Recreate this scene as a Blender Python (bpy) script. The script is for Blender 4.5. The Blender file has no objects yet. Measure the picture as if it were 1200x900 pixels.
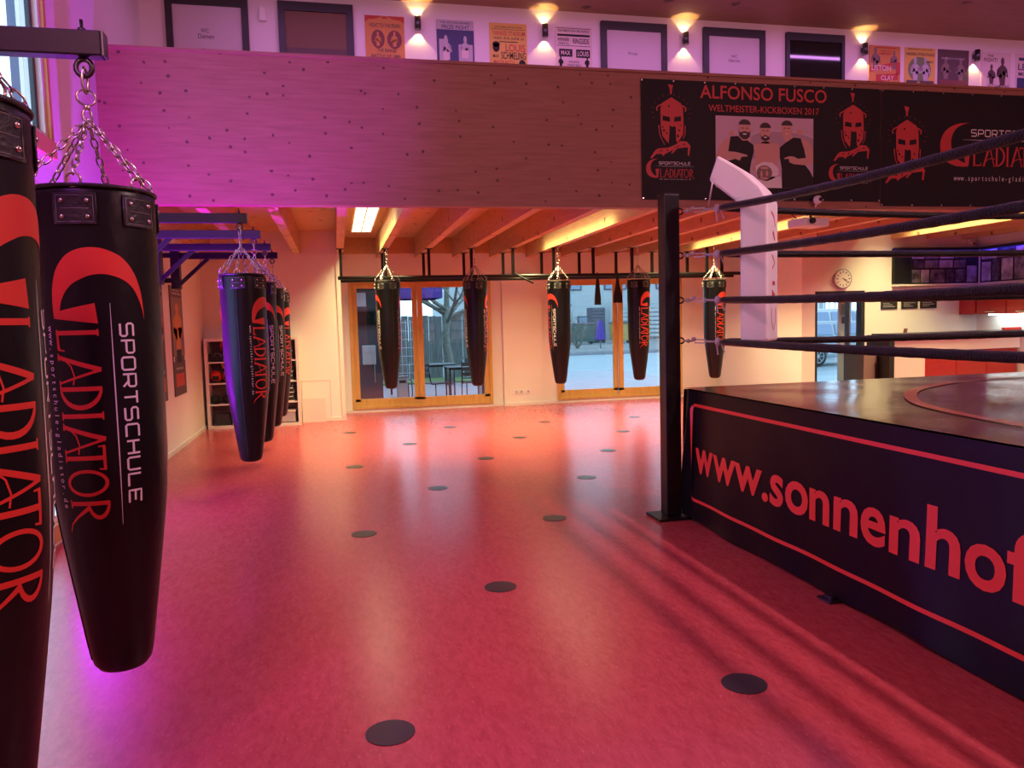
import bpy, bmesh, math, random
from math import sin, cos, pi, radians, atan2, sqrt
from mathutils import Vector, Matrix
from mathutils.geometry import tessellate_polygon
random.seed(7)
sc = bpy.context.scene
COL = sc.collection

# ------------------------------------------------------------------ camera, world, lights, exposure
cam = bpy.data.cameras.new('camera'); camo = bpy.data.objects.new('camera', cam); COL.objects.link(camo)
cam.sensor_width = 36; cam.lens = 36 * 911.9 / 1200; cam.clip_start = .05; cam.clip_end = 400
rx, ux, bx_ = (0.97518, -0.21985, -0.02612), (0.04252, 0.07022, 0.99663), (-0.21728, -0.97300, 0.07782)
camo.matrix_world = Matrix(((rx[0], ux[0], bx_[0], 0), (rx[1], ux[1], bx_[1], 0), (rx[2], ux[2], bx_[2], 1.6), (0, 0, 0, 1)))
sc.camera = camo
sc.view_settings.view_transform = 'Standard'; sc.view_settings.look = 'None'
sc.view_settings.exposure = 0; sc.view_settings.gamma = 1; sc.view_settings.use_curve_mapping = False
w = bpy.data.worlds.new('sky'); sc.world = w; w.use_nodes = True
w.node_tree.nodes['Background'].inputs[0].default_value = (.50, .77, 1, 1)
w.node_tree.nodes['Background'].inputs[1].default_value = 4.0
sc.cycles.max_bounces = 8; sc.cycles.diffuse_bounces = 4; sc.cycles.glossy_bounces = 4
sc.cycles.transparent_max_bounces = 12; sc.cycles.caustics_reflective = False; sc.cycles.caustics_refractive = False
sc.cycles.sample_clamp_indirect = 6

def light(name, typ, loc, col, power, size=.3, rot=None, **kw):
    l = bpy.data.lights.new(name, typ); l.color = col; l.energy = power
    if typ == 'AREA':
        l.shape = 'RECTANGLE'; l.size = size if not isinstance(size, tuple) else size[0]
        l.size_y = size if not isinstance(size, tuple) else size[1]
    else: l.shadow_soft_size = size
    for k, v in kw.items(): setattr(l, k, v)
    o = bpy.data.objects.new(name, l); COL.objects.link(o); o.location = loc
    if rot: o.rotation_euler = rot
    return o
def aim(o, to):
    o.rotation_euler = (Vector(to) - o.location).to_track_quat('-Z', 'Y').to_euler(); return o
# hall lights: violet uplight and ring lamp, the others are added unseen fill
aim(light('violet_uplight', 'SPOT', (-1.75, 6.95, .16), (.38, .012, 1), 2000, .07, spot_size=radians(96), spot_blend=.7), (-1.85, 7.75, 3.4))
aim(light('violet_floor_fill', 'SPOT', (-1.7, .6, 5.2), (.60, .08, 1), 330, .2, spot_size=radians(56), spot_blend=1), (-1.1, 3.0, 0))  # added violet fill without a fixture, tints the near left floor
aim(light('hall_fill_left', 'AREA', (-1.2, -2.5, 5.3), (1, .38, .46), 140, (.7, .5)), (1.5, 8.4, 3.2))  # added unseen fill from behind the camera, evens out the parapet
aim(light('hall_fill_right', 'AREA', (8.5, -2.5, 5.3), (1, .40, .46), 190, (.7, .5)), (7.0, 8.4, 3.2))  # second added fill, for the right part of parapet and gallery
light('ring_lamp', 'SPOT', (4.4, 2.7, 5.3), (1, .56, .64), 640, .07, spot_size=radians(130), spot_blend=.25)
light('hall_fill_top', 'AREA', (.2, 1.2, 5.65), (1, .5, .7), 12, (.9, .9))  # weak overhead fill, added for the pink ambient light
light('gallery_fill', 'AREA', (5.0, 9.3, 5.72), (.80, .30, 1), 100, (12, .12))  # long lilac fill strip, added to brighten the gallery wall

# ------------------------------------------------------------------ materials
def mat(name, col, rough=.6, metal=0, spec=.5, emit=None, estr=0, bump=0, bscale=40, vary=0, vscale=8, stretch=None, coat=0):
    m = bpy.data.materials.new(name); m.use_nodes = True
    nt = m.node_tree; b = nt.nodes['Principled BSDF']
    b.inputs['Base Color'].default_value = (*col, 1); b.inputs['Roughness'].default_value = rough
    b.inputs['Metallic'].default_value = metal; b.inputs['Specular IOR Level'].default_value = spec
    b.inputs['Coat Weight'].default_value = coat
    if emit: b.inputs['Emission Color'].default_value = (*emit, 1); b.inputs['Emission Strength'].default_value = estr
    if bump or vary:
        tc = nt.nodes.new('ShaderNodeTexCoord'); mp = nt.nodes.new('ShaderNodeMapping')
        nt.links.new(tc.outputs['Object'], mp.inputs['Vector'])
        if stretch: mp.inputs['Scale'].default_value = stretch
    if vary:
        n = nt.nodes.new('ShaderNodeTexNoise'); n.inputs['Scale'].default_value = vscale; n.inputs['Detail'].default_value = 5
        nt.links.new(mp.outputs[0], n.inputs['Vector'])
        r = nt.nodes.new('ShaderNodeValToRGB'); e = r.color_ramp.elements
        e[0].position = .3; e[1].position = .7
        e[0].color = (*[max(0, c * (1 - vary)) for c in col], 1); e[1].color = (*[min(1, c * (1 + vary)) for c in col], 1)
        nt.links.new(n.outputs[0], r.inputs[0]); nt.links.new(r.outputs[0], b.inputs['Base Color'])
    if bump:
        n = nt.nodes.new('ShaderNodeTexNoise'); n.inputs['Scale'].default_value = bscale; n.inputs['Detail'].default_value = 4
        nt.links.new(mp.outputs[0], n.inputs['Vector'])
        bu = nt.nodes.new('ShaderNodeBump'); bu.inputs['Strength'].default_value = bump; bu.inputs['Distance'].default_value = .02
        nt.links.new(n.outputs[0], bu.inputs['Height']); nt.links.new(bu.outputs[0], b.inputs['Normal'])
    return m

def wood(name, c1, c2, knot, grain, knots=True, rough=.55, kscale=2.6, flat=1):
    """softwood: grain streaks along one axis, scattered knots, faint lamella bands"""
    m = bpy.data.materials.new(name); m.use_nodes = True; nt = m.node_tree; L = nt.links.new
    b = nt.nodes['Principled BSDF']; b.inputs['Roughness'].default_value = rough
    tc = nt.nodes.new('ShaderNodeTexCoord'); mp = nt.nodes.new('ShaderNodeMapping'); L(tc.outputs['Object'], mp.inputs[0])
    mp.inputs['Scale'].default_value = grain
    n = nt.nodes.new('ShaderNodeTexNoise'); n.inputs['Scale'].default_value = 3; n.inputs['Detail'].default_value = 7; n.inputs['Roughness'].default_value = .65
    L(mp.outputs[0], n.inputs[0])
    r = nt.nodes.new('ShaderNodeValToRGB'); e = r.color_ramp.elements; e[0].position = .32; e[1].position = .68
    e[0].color = (*c1, 1); e[1].color = (*c2, 1); L(n.outputs[0], r.inputs[0])
    out = r.outputs[0]
    if knots:
        sp = nt.nodes.new('ShaderNodeSeparateXYZ'); L(tc.outputs['Object'], sp.inputs[0]); cb = nt.nodes.new('ShaderNodeCombineXYZ')
        ax = [i for i in (0, 1, 2) if i != flat]; L(sp.outputs[ax[0]], cb.inputs[0]); L(sp.outputs[ax[1]], cb.inputs[1])
        v = nt.nodes.new('ShaderNodeTexVoronoi'); v.voronoi_dimensions = '2D'; v.inputs['Scale'].default_value = kscale; L(cb.outputs[0], v.inputs['Vector'])
        nn = nt.nodes.new('ShaderNodeTexNoise'); nn.inputs['Scale'].default_value = 25; L(tc.outputs['Object'], nn.inputs[0])
        ad = nt.nodes.new('ShaderNodeMath'); ad.operation = 'MULTIPLY_ADD'; L(nn.outputs[0], ad.inputs[0]); ad.inputs[1].default_value = .16; L(v.outputs['Distance'], ad.inputs[2])
        mr = nt.nodes.new('ShaderNodeMapRange'); mr.inputs[1].default_value = .135; mr.inputs[2].default_value = .17; mr.inputs[3].default_value = 1; mr.inputs[4].default_value = 0
        L(ad.outputs[0], mr.inputs[0])
        sk = nt.nodes.new('ShaderNodeSeparateColor'); L(v.outputs['Color'], sk.inputs[0]); gt = nt.nodes.new('ShaderNodeMath'); gt.operation = 'GREATER_THAN'; L(sk.outputs[0], gt.inputs[0]); gt.inputs[1].default_value = .55
        mm = nt.nodes.new('ShaderNodeMath'); mm.operation = 'MULTIPLY'; L(mr.outputs[0], mm.inputs[0]); L(gt.outputs[0], mm.inputs[1])
        mx = nt.nodes.new('ShaderNodeMixRGB'); L(mm.outputs[0], mx.inputs[0]); L(out, mx.inputs[1]); mx.inputs[2].default_value = (*knot, 1)
        out = mx.outputs[0]
    L(out, b.inputs['Base Color']); return m

def floor_mat():
    m = bpy.data.materials.new('red_linoleum'); m.use_nodes = True; nt = m.node_tree; L = nt.links.new
    b = nt.nodes['Principled BSDF']; b.inputs['Specular IOR Level'].default_value = .85
    tc = nt.nodes.new('ShaderNodeTexCoord'); mp = nt.nodes.new('ShaderNodeMapping'); L(tc.outputs['Object'], mp.inputs[0])
    mp.inputs['Scale'].default_value = (1.6, .55, 1); mp.inputs['Rotation'].default_value = (0, 0, .18)
    n = nt.nodes.new('ShaderNodeTexNoise'); n.inputs['Scale'].default_value = 22; n.inputs['Detail'].default_value = 8; n.inputs['Roughness'].default_value = .7
    n.inputs['Distortion'].default_value = .3; L(mp.outputs[0], n.inputs[0])
    r = nt.nodes.new('ShaderNodeValToRGB'); e = r.color_ramp.elements; e[0].position = .34; e[1].position = .68
    e[0].color = (.44, .054, .066, 1); e[1].color = (.60, .098, .110, 1); L(n.outputs[0], r.inputs[0])
    n2 = nt.nodes.new('ShaderNodeTexNoise'); n2.inputs['Scale'].default_value = 60; n2.inputs['Detail'].default_value = 3; L(mp.outputs[0], n2.inputs[0])
    r2 = nt.nodes.new('ShaderNodeMapRange'); r2.inputs[1].default_value = .60; r2.inputs[2].default_value = .74; L(n2.outputs[0], r2.inputs[0])
    mx = nt.nodes.new('ShaderNodeMixRGB'); L(r2.outputs[0], mx.inputs[0]); L(r.outputs[0], mx.inputs[1]); mx.inputs[2].default_value = (.66, .15, .155, 1)
    L(mx.outputs[0], b.inputs['Base Color'])
    n3 = nt.nodes.new('ShaderNodeTexNoise'); n3.inputs['Scale'].default_value = 2.5; n3.inputs['Detail'].default_value = 3; L(tc.outputs['Object'], n3.inputs[0])
    r3 = nt.nodes.new('ShaderNodeMapRange'); r3.inputs[1].default_value = .3; r3.inputs[2].default_value = .7; r3.inputs[3].default_value = .25; r3.inputs[4].default_value = .265
    L(n3.outputs[0], r3.inputs[0]); L(r3.outputs[0], b.inputs['Roughness'])
    bu = nt.nodes.new('ShaderNodeBump'); bu.inputs['Strength'].default_value = .02; bu.inputs['Distance'].default_value = .01; L(n.outputs[0], bu.inputs['Height']); return m

def glass_mat(name, tint=(.93, .97, 1), refl=.07):
    m = bpy.data.materials.new(name); m.use_nodes = True; nt = m.node_tree; nt.nodes.clear()
    o = nt.nodes.new('ShaderNodeOutputMaterial'); t = nt.nodes.new('ShaderNodeBsdfTransparent'); g = nt.nodes.new('ShaderNodeBsdfGlossy')
    t.inputs[0].default_value = (*tint, 1); g.inputs['Roughness'].default_value = .02
    mx = nt.nodes.new('ShaderNodeMixShader'); mx.inputs[0].default_value = refl
    nt.links.new(t.outputs[0], mx.inputs[1]); nt.links.new(g.outputs[0], mx.inputs[2]); nt.links.new(mx.outputs[0], o.inputs[0])
    return m

W_ = {}
def M(k): return W_[k]
W_['floor'] = floor_mat()
W_['wall'] = mat('white_plaster', (.84, .82, .78), .85, bump=.05, bscale=120)
W_['wallp'] = mat('gallery_plaster', (.80, .74, .78), .85, bump=.05, bscale=120)
W_['clt'] = wood('laminated_spruce', (.28, .120, .076), (.38, .175, .114), (.10, .042, .030), (.7, 9, 9), kscale=5.2, flat=1)
W_['joist'] = wood('spruce_joist', (.50, .30, .14), (.66, .45, .23), (.20, .10, .05), (14, 1.0, 14), kscale=2.2, flat=0)
W_['deck'] = wood('spruce_deck', (.56, .35, .16), (.70, .48, .25), (.25, .11, .05), (1.2, 12, 12), kscale=2.0, flat=2)
W_['roof'] = wood('roof_spruce', (.30, .17, .10), (.40, .24, .15), (.12, .06, .04), (1.0, 10, 10), kscale=1.2, flat=2)
W_['frame'] = wood('window_larch', (.58, .34, .09), (.70, .44, .15), (.3, .14, .04), (6, 6, 1.2), knots=False, rough=.4)
W_['glass'] = glass_mat('window_glass')
W_['darkglass'] = mat('dark_glass', (.012, .014, .012), .06, spec=.6)
W_['leather'] = mat('black_bag_leather', (.004, .004, .0055), .36, spec=.32, bump=.18, bscale=14, stretch=(1, 1, .6))
W_['patch'] = mat('bag_patch_leather', (.016, .016, .018), .42, bump=.2, bscale=60)
W_['piping'] = mat('grey_stitching', (.22, .22, .24), .5)
W_['chrome'] = mat('steel', (.62, .60, .58), .24, metal=1)
W_['dsteel'] = mat('dark_steel', (.10, .10, .11), .38, metal=1)
W_['bsteel'] = mat('black_painted_steel', (.009, .008, .009), .35, spec=.35)
W_['armsteel'] = mat('bracket_steel', (.014, .012, .020), .4, spec=.35)
W_['redprint'] = mat('red_print', (.62, .040, .028), .45); W_['apronred'] = mat('apron_red_print', (.80, .05, .035), .4)
W_['whiteprint'] = mat('white_print', (.82, .82, .82), .5)
W_['vinyl'] = mat('black_banner_vinyl', (.012, .011, .013), .55, spec=.25, bump=.05, bscale=3)
W_['apron'] = mat('black_apron_vinyl', (.008, .006, .008), .3, spec=.14, bump=.12, bscale=5)
W_['canvas'] = mat('black_ring_canvas', (.07, .03, .028), .17, spec=.7, bump=.12, bscale=6, vary=.3, vscale=4)
W_['redline'] = mat('red_line_print', (.34, .06, .045), .2)
W_['bannerred'] = mat('banner_red_print', (.55, .045, .045), .5)
W_['rope'] = mat('black_rope_tape', (.004, .004, .0045), .36, spec=.32, bump=.6, bscale=90)
W_['pad'] = mat('white_pad_vinyl', (.80, .78, .82), .38, bump=.12, bscale=9)
W_['grey'] = mat('grey_plastic', (.45, .45, .47), .5)
W_['white'] = mat('white_laminate', (.82, .79, .75), .5)
W_['plwhite'] = mat('white_plastic', (.82, .80, .80), .4)
W_['black'] = mat('black_matte', (.012, .012, .012), .7)
W_['dot'] = mat('dark_floor_dot', (.032, .03, .032), .34)
W_['doorleaf'] = mat('door_leaf', (.62, .56, .62), .6)
W_['doorframe'] = mat('anthracite_frame', (.022, .024, .03), .45)
W_['redlam'] = mat('red_laminate', (.42, .018, .018), .22, coat=.3)
W_['brown'] = mat('brown_panel', (.16, .085, .05), .6)
W_['skin'] = mat('printed_skin', (.66, .37, .30), .55); W_['skin2'] = mat('printed_skin_shade', (.50, .26, .20), .55)
W_['hair'] = mat('printed_hair', (.035, .02, .02), .55)
W_['lilac'] = mat('printed_wall', (.62, .46, .56), .55)
W_['orange'] = mat('orange_paper', (.62, .27, .075), .6); W_['yellow'] = mat('yellow_paper', (.72, .47, .10), .6)
W_['cream'] = mat('cream_paper', (.72, .60, .60), .6); W_['bluep'] = mat('blue_ink', (.05, .06, .16), .6)
W_['palegrey'] = mat('pale_ink', (.50, .46, .52), .6); W_['brownink'] = mat('brown_ink', (.20, .06, .05), .6); W_['green'] = mat('green_ink', (.16, .24, .11), .6)
W_['darkp'] = mat('dark_paper', (.10, .06, .06), .6); W_['redp'] = mat('red_ink', (.50, .06, .04), .6)
W_['midp'] = mat('mid_ink', (.24, .17, .16), .6)

# ------------------------------------------------------------------ builders
def org(p):
    v = Vector((0, 0, 0))
    while p is not None: v = v + p.location; p = p.parent
    return v
def tag(o, label=None, cat=None, group=None, kind=None):
    if label: o['label'] = label
    if cat: o['category'] = cat
    if group: o['group'] = group
    if kind: o['kind'] = kind
    return o
def empty(name, loc, label, cat, group=None):
    o = bpy.data.objects.new(name, None); COL.objects.link(o); o.location = loc; o.empty_display_size = .1
    return tag(o, label, cat, group)
def frames(path):
    path = [Vector(p) for p in path]; out = []; n = len(path)
    t = (path[1] - path[0]).normalized(); up = Vector((0, 0, 1)) if abs(t.z) < .9 else Vector((1, 0, 0))
    a = t.cross(up).normalized()
    for i in range(n):
        t = (path[min(i + 1, n - 1)] - path[max(i - 1, 0)]).normalized()
        a = (a - t * a.dot(t)).normalized(); out.append((path[i], a, t.cross(a)))
    return out
class MB:
    def __init__(s): s.v = []; s.f = []; s.sm = []
    def add(s, vs, fs, smooth=False):
        o = len(s.v); s.v += [Vector(v) for v in vs]; s.f += [tuple(i + o for i in f) for f in fs]; s.sm += [smooth] * len(fs); return s
    def box(s, x0, x1, y0, y1, z0, z1):
        return s.add([(x0, y0, z0), (x1, y0, z0), (x1, y1, z0), (x0, y1, z0), (x0, y0, z1), (x1, y0, z1), (x1, y1, z1), (x0, y1, z1)],
                     [(0, 3, 2, 1), (4, 5, 6, 7), (0, 1, 5, 4), (1, 2, 6, 5), (2, 3, 7, 6), (3, 0, 4, 7)])
    def bar(s, a, b, wx, wy):
        fr = frames([a, b]); vs = []
        for p, u, v in fr: vs += [p + u * wx / 2 + v * wy / 2, p - u * wx / 2 + v * wy / 2, p - u * wx / 2 - v * wy / 2, p + u * wx / 2 - v * wy / 2]
        return s.add(vs, [(0, 1, 2, 3), (7, 6, 5, 4), (0, 4, 5, 1), (1, 5, 6, 2), (2, 6, 7, 3), (3, 7, 4, 0)])
    def tube(s, path, r, n=10, cap=True, closed=False):
        rs = r if isinstance(r, (list, tuple)) else [r] * len(path)
        vs = []; fs = []; m = len(path)
        if closed:
            P = [Vector(p) for p in path]; fr = []
            c = sum(P, Vector()) / m; nrm = (P[0] - c).cross(P[m // 4] - c).normalized()
            for i in range(m):
                t = (P[(i + 1) % m] - P[i - 1]).normalized(); fr.append((P[i], t.cross(nrm).normalized(), nrm))
        else: fr = frames(path)
        for (p, a, b), q in zip(fr, rs):
            vs += [p + (a * cos(2 * pi * k / n) + b * sin(2 * pi * k / n)) * q for k in range(n)]
        for i in range(m if closed else m - 1):
            j = (i + 1) % m
            fs += [(i * n + k, j * n + k, j * n + (k + 1) % n, i * n + (k + 1) % n) for k in range(n)]
        if cap and not closed: fs += [tuple(range(n)), tuple(range((m - 1) * n, m * n))[::-1]]
        s.add(vs, fs, True)
        if cap and not closed: s.sm[-2:] = [False, False]
        return s
    def lathe(s, prof, c=(0, 0, 0), n=24, axis='z'):
        vs = []; fs = []; c = Vector(c)
        for r, h in prof:
            for k in range(n):
                a = 2 * pi * k / n
                q = (r * cos(a), r * sin(a), h)
                if axis == 'y': q = (r * cos(a), h, r * sin(a))
                if axis == 'x': q = (h, r * cos(a), r * sin(a))
                vs.append(c + Vector(q))
        for i in range(len(prof) - 1):
            fs += [(i * n + k, i * n + (k + 1) % n, (i + 1) * n + (k + 1) % n, (i + 1) * n + k) for k in range(n)]
        fs += [tuple(range(n))[::-1], tuple(range((len(prof) - 1) * n, len(prof) * n))]
        s.add(vs, fs, True); s.sm[-2:] = [False, False]; return s
    def prism(s, poly, f0, f1):
        """poly of 2D points; f0/f1 map a 2D point to the two end faces"""
        n = len(poly); tr = tessellate_polygon([[Vector((p[0], p[1], 0)) for p in poly]])
        vs = [f0(*p) for p in poly] + [f1(*p) for p in poly]
        fs = [tuple(t) for t in tr] + [tuple(i + n for i in t)[::-1] for t in tr] + [(i, (i + 1) % n, n + (i + 1) % n, n + i) for i in range(n)]
        return s.add(vs, fs)
    def ball(s, c, r, n=12, sq=(1, 1, 1)):
        prof = [(max(.001, sin(pi * i / 8)) * r, -cos(pi * i / 8) * r) for i in range(9)]
        k = len(s.v); s.lathe(prof, (0, 0, 0), n)
        for i in range(k, len(s.v)): v = s.v[i]; s.v[i] = Vector((v.x * sq[0], v.y * sq[1], v.z * sq[2])) + Vector(c)
        return s
    def build(s, name, m, parent=None, bevel=0, recalc=True):
        me = bpy.data.meshes.new(name)
        if parent is not None: o_ = org(parent); loc = Vector((0, 0, 0))
        else:
            xs = [v.x for v in s.v]; ys = [v.y for v in s.v]; zs = [v.z for v in s.v]
            o_ = Vector(((min(xs) + max(xs)) / 2, (min(ys) + max(ys)) / 2, min(zs))); loc = o_
        me.from_pydata([v - o_ for v in s.v], [], s.f)
        me.polygons.foreach_set('use_smooth', s.sm)
        if recalc:
            bm = bmesh.new(); bm.from_mesh(me); bmesh.ops.recalc_face_normals(bm, faces=bm.faces)
            if bevel: bmesh.ops.bevel(bm, geom=list(bm.edges), offset=bevel, segments=2, affect='EDGES', profile=.5)
            bm.to_mesh(me); bm.free()
        me.materials.append(M(m) if isinstance(m, str) else m)
        o = bpy.data.objects.new(name, me); COL.objects.link(o); o.parent = parent; o.location = loc
        return o
def box(name, m, parent, *d, bevel=0): return MB().box(*d).build(name, m, parent, bevel)
def S(o): return tag(o, kind='structure')
def copy_tree(o, parent=None):
    c = o.copy(); COL.objects.link(c); c.parent = parent
    for ch in list(o.children): copy_tree(ch, c)
    return c

# flat print: 2D polygons laid on a surface by a mapper (u, v) -> point
_tc = {}
def text2d(body, bold=0):
    k = (body, bold)
    if k not in _tc:
        cu = bpy.data.curves.new('t', 'FONT'); cu.body = body; cu.size = 1; cu.offset = bold; cu.resolution_u = 4
        ob = bpy.data.objects.new('t', cu); COL.objects.link(ob); dg = bpy.context.evaluated_depsgraph_get()
        me = bpy.data.meshes.new_from_object(ob.evaluated_get(dg))
        vs = [(v.co.x, v.co.y) for v in me.vertices]; fs = [tuple(p.vertices) for p in me.polygons]
        bpy.data.objects.remove(ob); bpy.data.curves.remove(cu); bpy.data.meshes.remove(me)
        _tc[k] = (vs, fs)
    return _tc[k]
class Flat:
    def __init__(s): s.v = []; s.f = []
    def add(s, vs, fs): o = len(s.v); s.v += list(vs); s.f += [tuple(i + o for i in f) for f in fs]; return s
    def poly(s, pts): return s.add(pts, [tuple(t) for t in tessellate_polygon([[Vector((p[0], p[1], 0)) for p in pts]])])
    def rect(s, a, b, c, d): return s.add([(a, b), (c, b), (c, d), (a, d)], [(0, 1, 2, 3)])
    def ell(s, cx, cy, rx, ry, n=18, a0=0, a1=360): return s.poly([(cx + rx * cos(radians(a0 + (a1 - a0) * k / n)), cy + ry * sin(radians(a0 + (a1 - a0) * k / n))) for k in range(n if a1 - a0 == 360 else n + 1)])
    def stroke(s, pts, w0, w1=None, wm=None, step=.09, closed=False):
        w1 = w0 if w1 is None else w1
        P = []
        pts = list(pts) + ([pts[0]] if closed else [])
        for a, b in zip(pts, pts[1:]):
            n = max(1, int(math.hypot(b[0] - a[0], b[1] - a[1]) / step))
            P += [(a[0] + (b[0] - a[0]) * k / n, a[1] + (b[1] - a[1]) * k / n) for k in range(n)]
        if not closed: P.append(pts[-1])
        n = len(P); L_ = []; R_ = []
        for i in range(n):
            if closed: a, b = P[i - 1], P[(i + 1) % n]
            else: a, b = P[max(i - 1, 0)], P[min(i + 1, n - 1)]
            dx, dy = b[0] - a[0], b[1] - a[1]; d = math.hypot(dx, dy) or 1
            t = i / max(1, n - 1); wd = (w0 + (w1 - w0) * t) if wm is None else (w0 + (wm - w0) * sin(pi * t))
            ox, oy = -dy / d * wd / 2, dx / d * wd / 2
            L_.append((P[i][0] + ox, P[i][1] + oy)); R_.append((P[i][0] - ox, P[i][1] - oy))
        q = [(i, i + 1, n + i + 1, n + i) for i in range(n - 1)]
        if closed: q.append((n - 1, 0, n, 2 * n - 1))
        return s.add(L_ + R_, q)
    def text(s, body, x0, y0, x1, y1, bold=0):
        vs, fs = text2d(body, bold)
        a = min(v[0] for v in vs); b = max(v[0] for v in vs); c = min(v[1] for v in vs); d = max(v[1] for v in vs)
        return s.add([(x0 + (v[0] - a) / (b - a) * (x1 - x0), y0 + (v[1] - c) / (d - c) * (y1 - y0)) for v in vs], fs)
    def textbase(s, body, x, y, capw, size, bold=0, squeeze=1):
        """left aligned on a baseline"""
        vs, fs = text2d(body, bold); return s.add([(x + v[0] * size * squeeze, y + v[1] * size) for v in vs], fs)
    def xf(s, fn): s.v = [fn(*p) for p in s.v]; return s
    def build(s, name, m, parent, mapper, maxlen=0):
        me = bpy.data.meshes.new(name); v2, f2 = s.v, s.f
        if maxlen:
            bm = bmesh.new(); vv = [bm.verts.new((p[0], p[1], 0)) for p in v2]
            for f in f2:
                try: bm.faces.new([vv[i] for i in f])
                except ValueError: pass
            for _ in range(5):
                es = [e for e in bm.edges if e.calc_length() > maxlen]
                if not es: break
                bmesh.ops.subdivide_edges(bm, edges=es, cuts=1); bmesh.ops.triangulate(bm, faces=[f for f in bm.faces if len(f.verts) > 3])
            bm.verts.index_update(); v2 = [(v.co.x, v.co.y) for v in bm.verts]; f2 = [tuple(v.index for v in f.verts) for f in bm.faces]; bm.free()
        o_ = org(parent) if parent else Vector()
        me.from_pydata([Vector(mapper(*p)) - o_ for p in v2], [], f2); me.materials.append(M(m) if isinstance(m, str) else m)
        o = bpy.data.objects.new(name, me); COL.objects.link(o); o.parent = parent; return o
def on_y(Y): return lambda u, v: (u, Y, v)         # a sheet facing -Y (towards the hall)
def on_x(X): return lambda u, v: (X, u, v)

# ------------------------------------------------------------------ the setting
S(box('floor', 'floor', None, -2.3, 13.2, -4.6, 14.95, -.2, 0))
YP, ZB, ZT = 8.35, 2.86, 4.335          # parapet
HC = 5.77
# left wall with a low and a high window
w = MB()
w.box(-2.35, -2.15, -4.6, 5.1, 0, HC); w.box(-2.35, -2.15, 7.0, 14.95, 0, HC)
w.box(-2.35, -2.15, 5.1, 7.0, 2.55, 3.0); w.box(-2.35, -2.15, 5.1, 7.0, 5.5, HC); w.box(-2.35, -2.15, 5.1, 7.0, 0, .04)
S(w.build('wall_left', 'wall'))
for i, (z0, z1) in enumerate(((.04, 2.55), (3.0, 5.5))):
    wn = S(empty('window_%d' % (i + 1), (-2.2, 6.05, z0), None, None))
    f = MB(); y0, y1 = 5.1, 7.0
    f.box(-2.30, -2.12, y0, y1, z0, z0 + .13); f.box(-2.30, -2.12, y0, y1, z1 - .06, z1)
    f.box(-2.30, -2.135, y0, y0 + .06, z0 + .13, z1 - .06); f.box(-2.30, -2.135, y1 - .06, y1, z0 + .13, z1 - .06)
    f.build('frame', 'frame', wn)
    g = MB(); a = .05
    g.box(-2.28, -2.16, y0 + .06, y0 + .06 + a, z0 + .13, z1 - .06); g.box(-2.28, -2.16, y1 - .06 - a, y1 - .06, z0 + .13, z1 - .06)
    g.box(-2.28, -2.16, y0 + .11, y1 - .11, z0 + .13, z0 + .13 + a); g.box(-2.28, -2.16, y0 + .11, y1 - .11, z1 - .06 - a, z1 - .06)
    g.build('sash', 'plwhite', wn)
    MB().box(-2.23, -2.20, y1 - .17, y1 - .11, z0 + .18, z1 - .11).build('gasket', 'doorframe', wn)
    box('pane', 'glass', wn, -2.222, -2.212, y0 + .11, y1 - .11, z0 + .18, z1 - .11)
# hall shell outside the picture
S(box('wall_right', 'wall', None, 13.0, 13.2, -4.6, 10.6, 0, HC))
S(box('wall_rear', 'wall', None, -2.15, 13.0, -4.6, -4.4, 0, HC))
S(box('ceiling_hall', 'roof', None, -2.35, 13.2, -4.6, 10.6, HC, HC + .25))
# gallery: parapet, deck, wall
par = S(box('wall_parapet', 'clt', None, -2.15, 13.0, YP, YP + .14, ZB, ZT))
S(box('trim_1', 'clt', None, -2.15, 13.0, YP - .02, YP + .17, ZT, ZT + .03))
S(box('wall_gallery', 'wallp', None, -2.15, 13.0, 10.4, 10.6, 3.4, HC))
ceil = S(box('ceiling_gallery', 'deck', None, -2.15, 13.0, YP + .14, 14.95, 3.24, 3.4))
JX = [-2.03 + .715 * k for k in range(19)]
for x in JX:
    y1 = 13.75 if x < .05 else (14.8 if x < 7.6 else 11.75)
    if x > 11.1: continue
    box('joist', 'joist', ceil, x - .055, x + .055, YP + .14, y1, 2.87, 3.24)
# walls below the gallery
def wall_holes(name, x0, x1, z0, z1, y0, y1, holes, m='wall'):
    w = MB(); xs = x0
    for hx0, hx1, hz0, hz1 in holes:
        w.box(xs, hx0, y0, y1, z0, z1)
        if hz0 > z0: w.box(hx0, hx1, y0, y1, z0, hz0)
        w.box(hx0, hx1, y0, y1, hz1, z1); xs = hx1
    w.box(xs, x1, y0, y1, z0, z1); return S(w.build(name, m))
wall_holes('wall_back', .09, 7.65, 0, 2.95, 14.8, 14.95, [(.24, 2.92, .06, 2.48), (4.23, 6.88, .06, 2.48)])
S(box('trim_2', 'joist', None, .09, 7.65, 14.72, 14.9, 2.95, 3.24))
S(box('wall_alcove', 'wall', None, -2.15, .09, 13.75, 14.95, 0, 3.24))
wall_holes('wall_kitchen', 7.65, 11.3, 0, 3.24, 11.75, 11.95, [(7.9, 8.86, 0, 2.0)])
S(box('wall_return', 'wall', None, 7.65, 7.85, 11.95, 14.95, 0, 3.24))
S(box('wall_kitchen_side', 'wall', None, 11.13, 11.33, YP + .14, 11.75, 0, 3.24))
S(box('pillar', 'wall', None, 3.13, 3.91, 14.69, 14.8, 0, 2.48))
S(box('baseboard_back', 'white', None, .09, 3.13, 14.775, 14.8, 0, .055)); S(box('baseboard_pillar', 'white', None, 3.12, 3.92, 14.67, 14.69, 0, .06))
S(box('baseboard_back_right', 'white', None, 3.92, 7.65, 14.775, 14.8, 0, .055))
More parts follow.
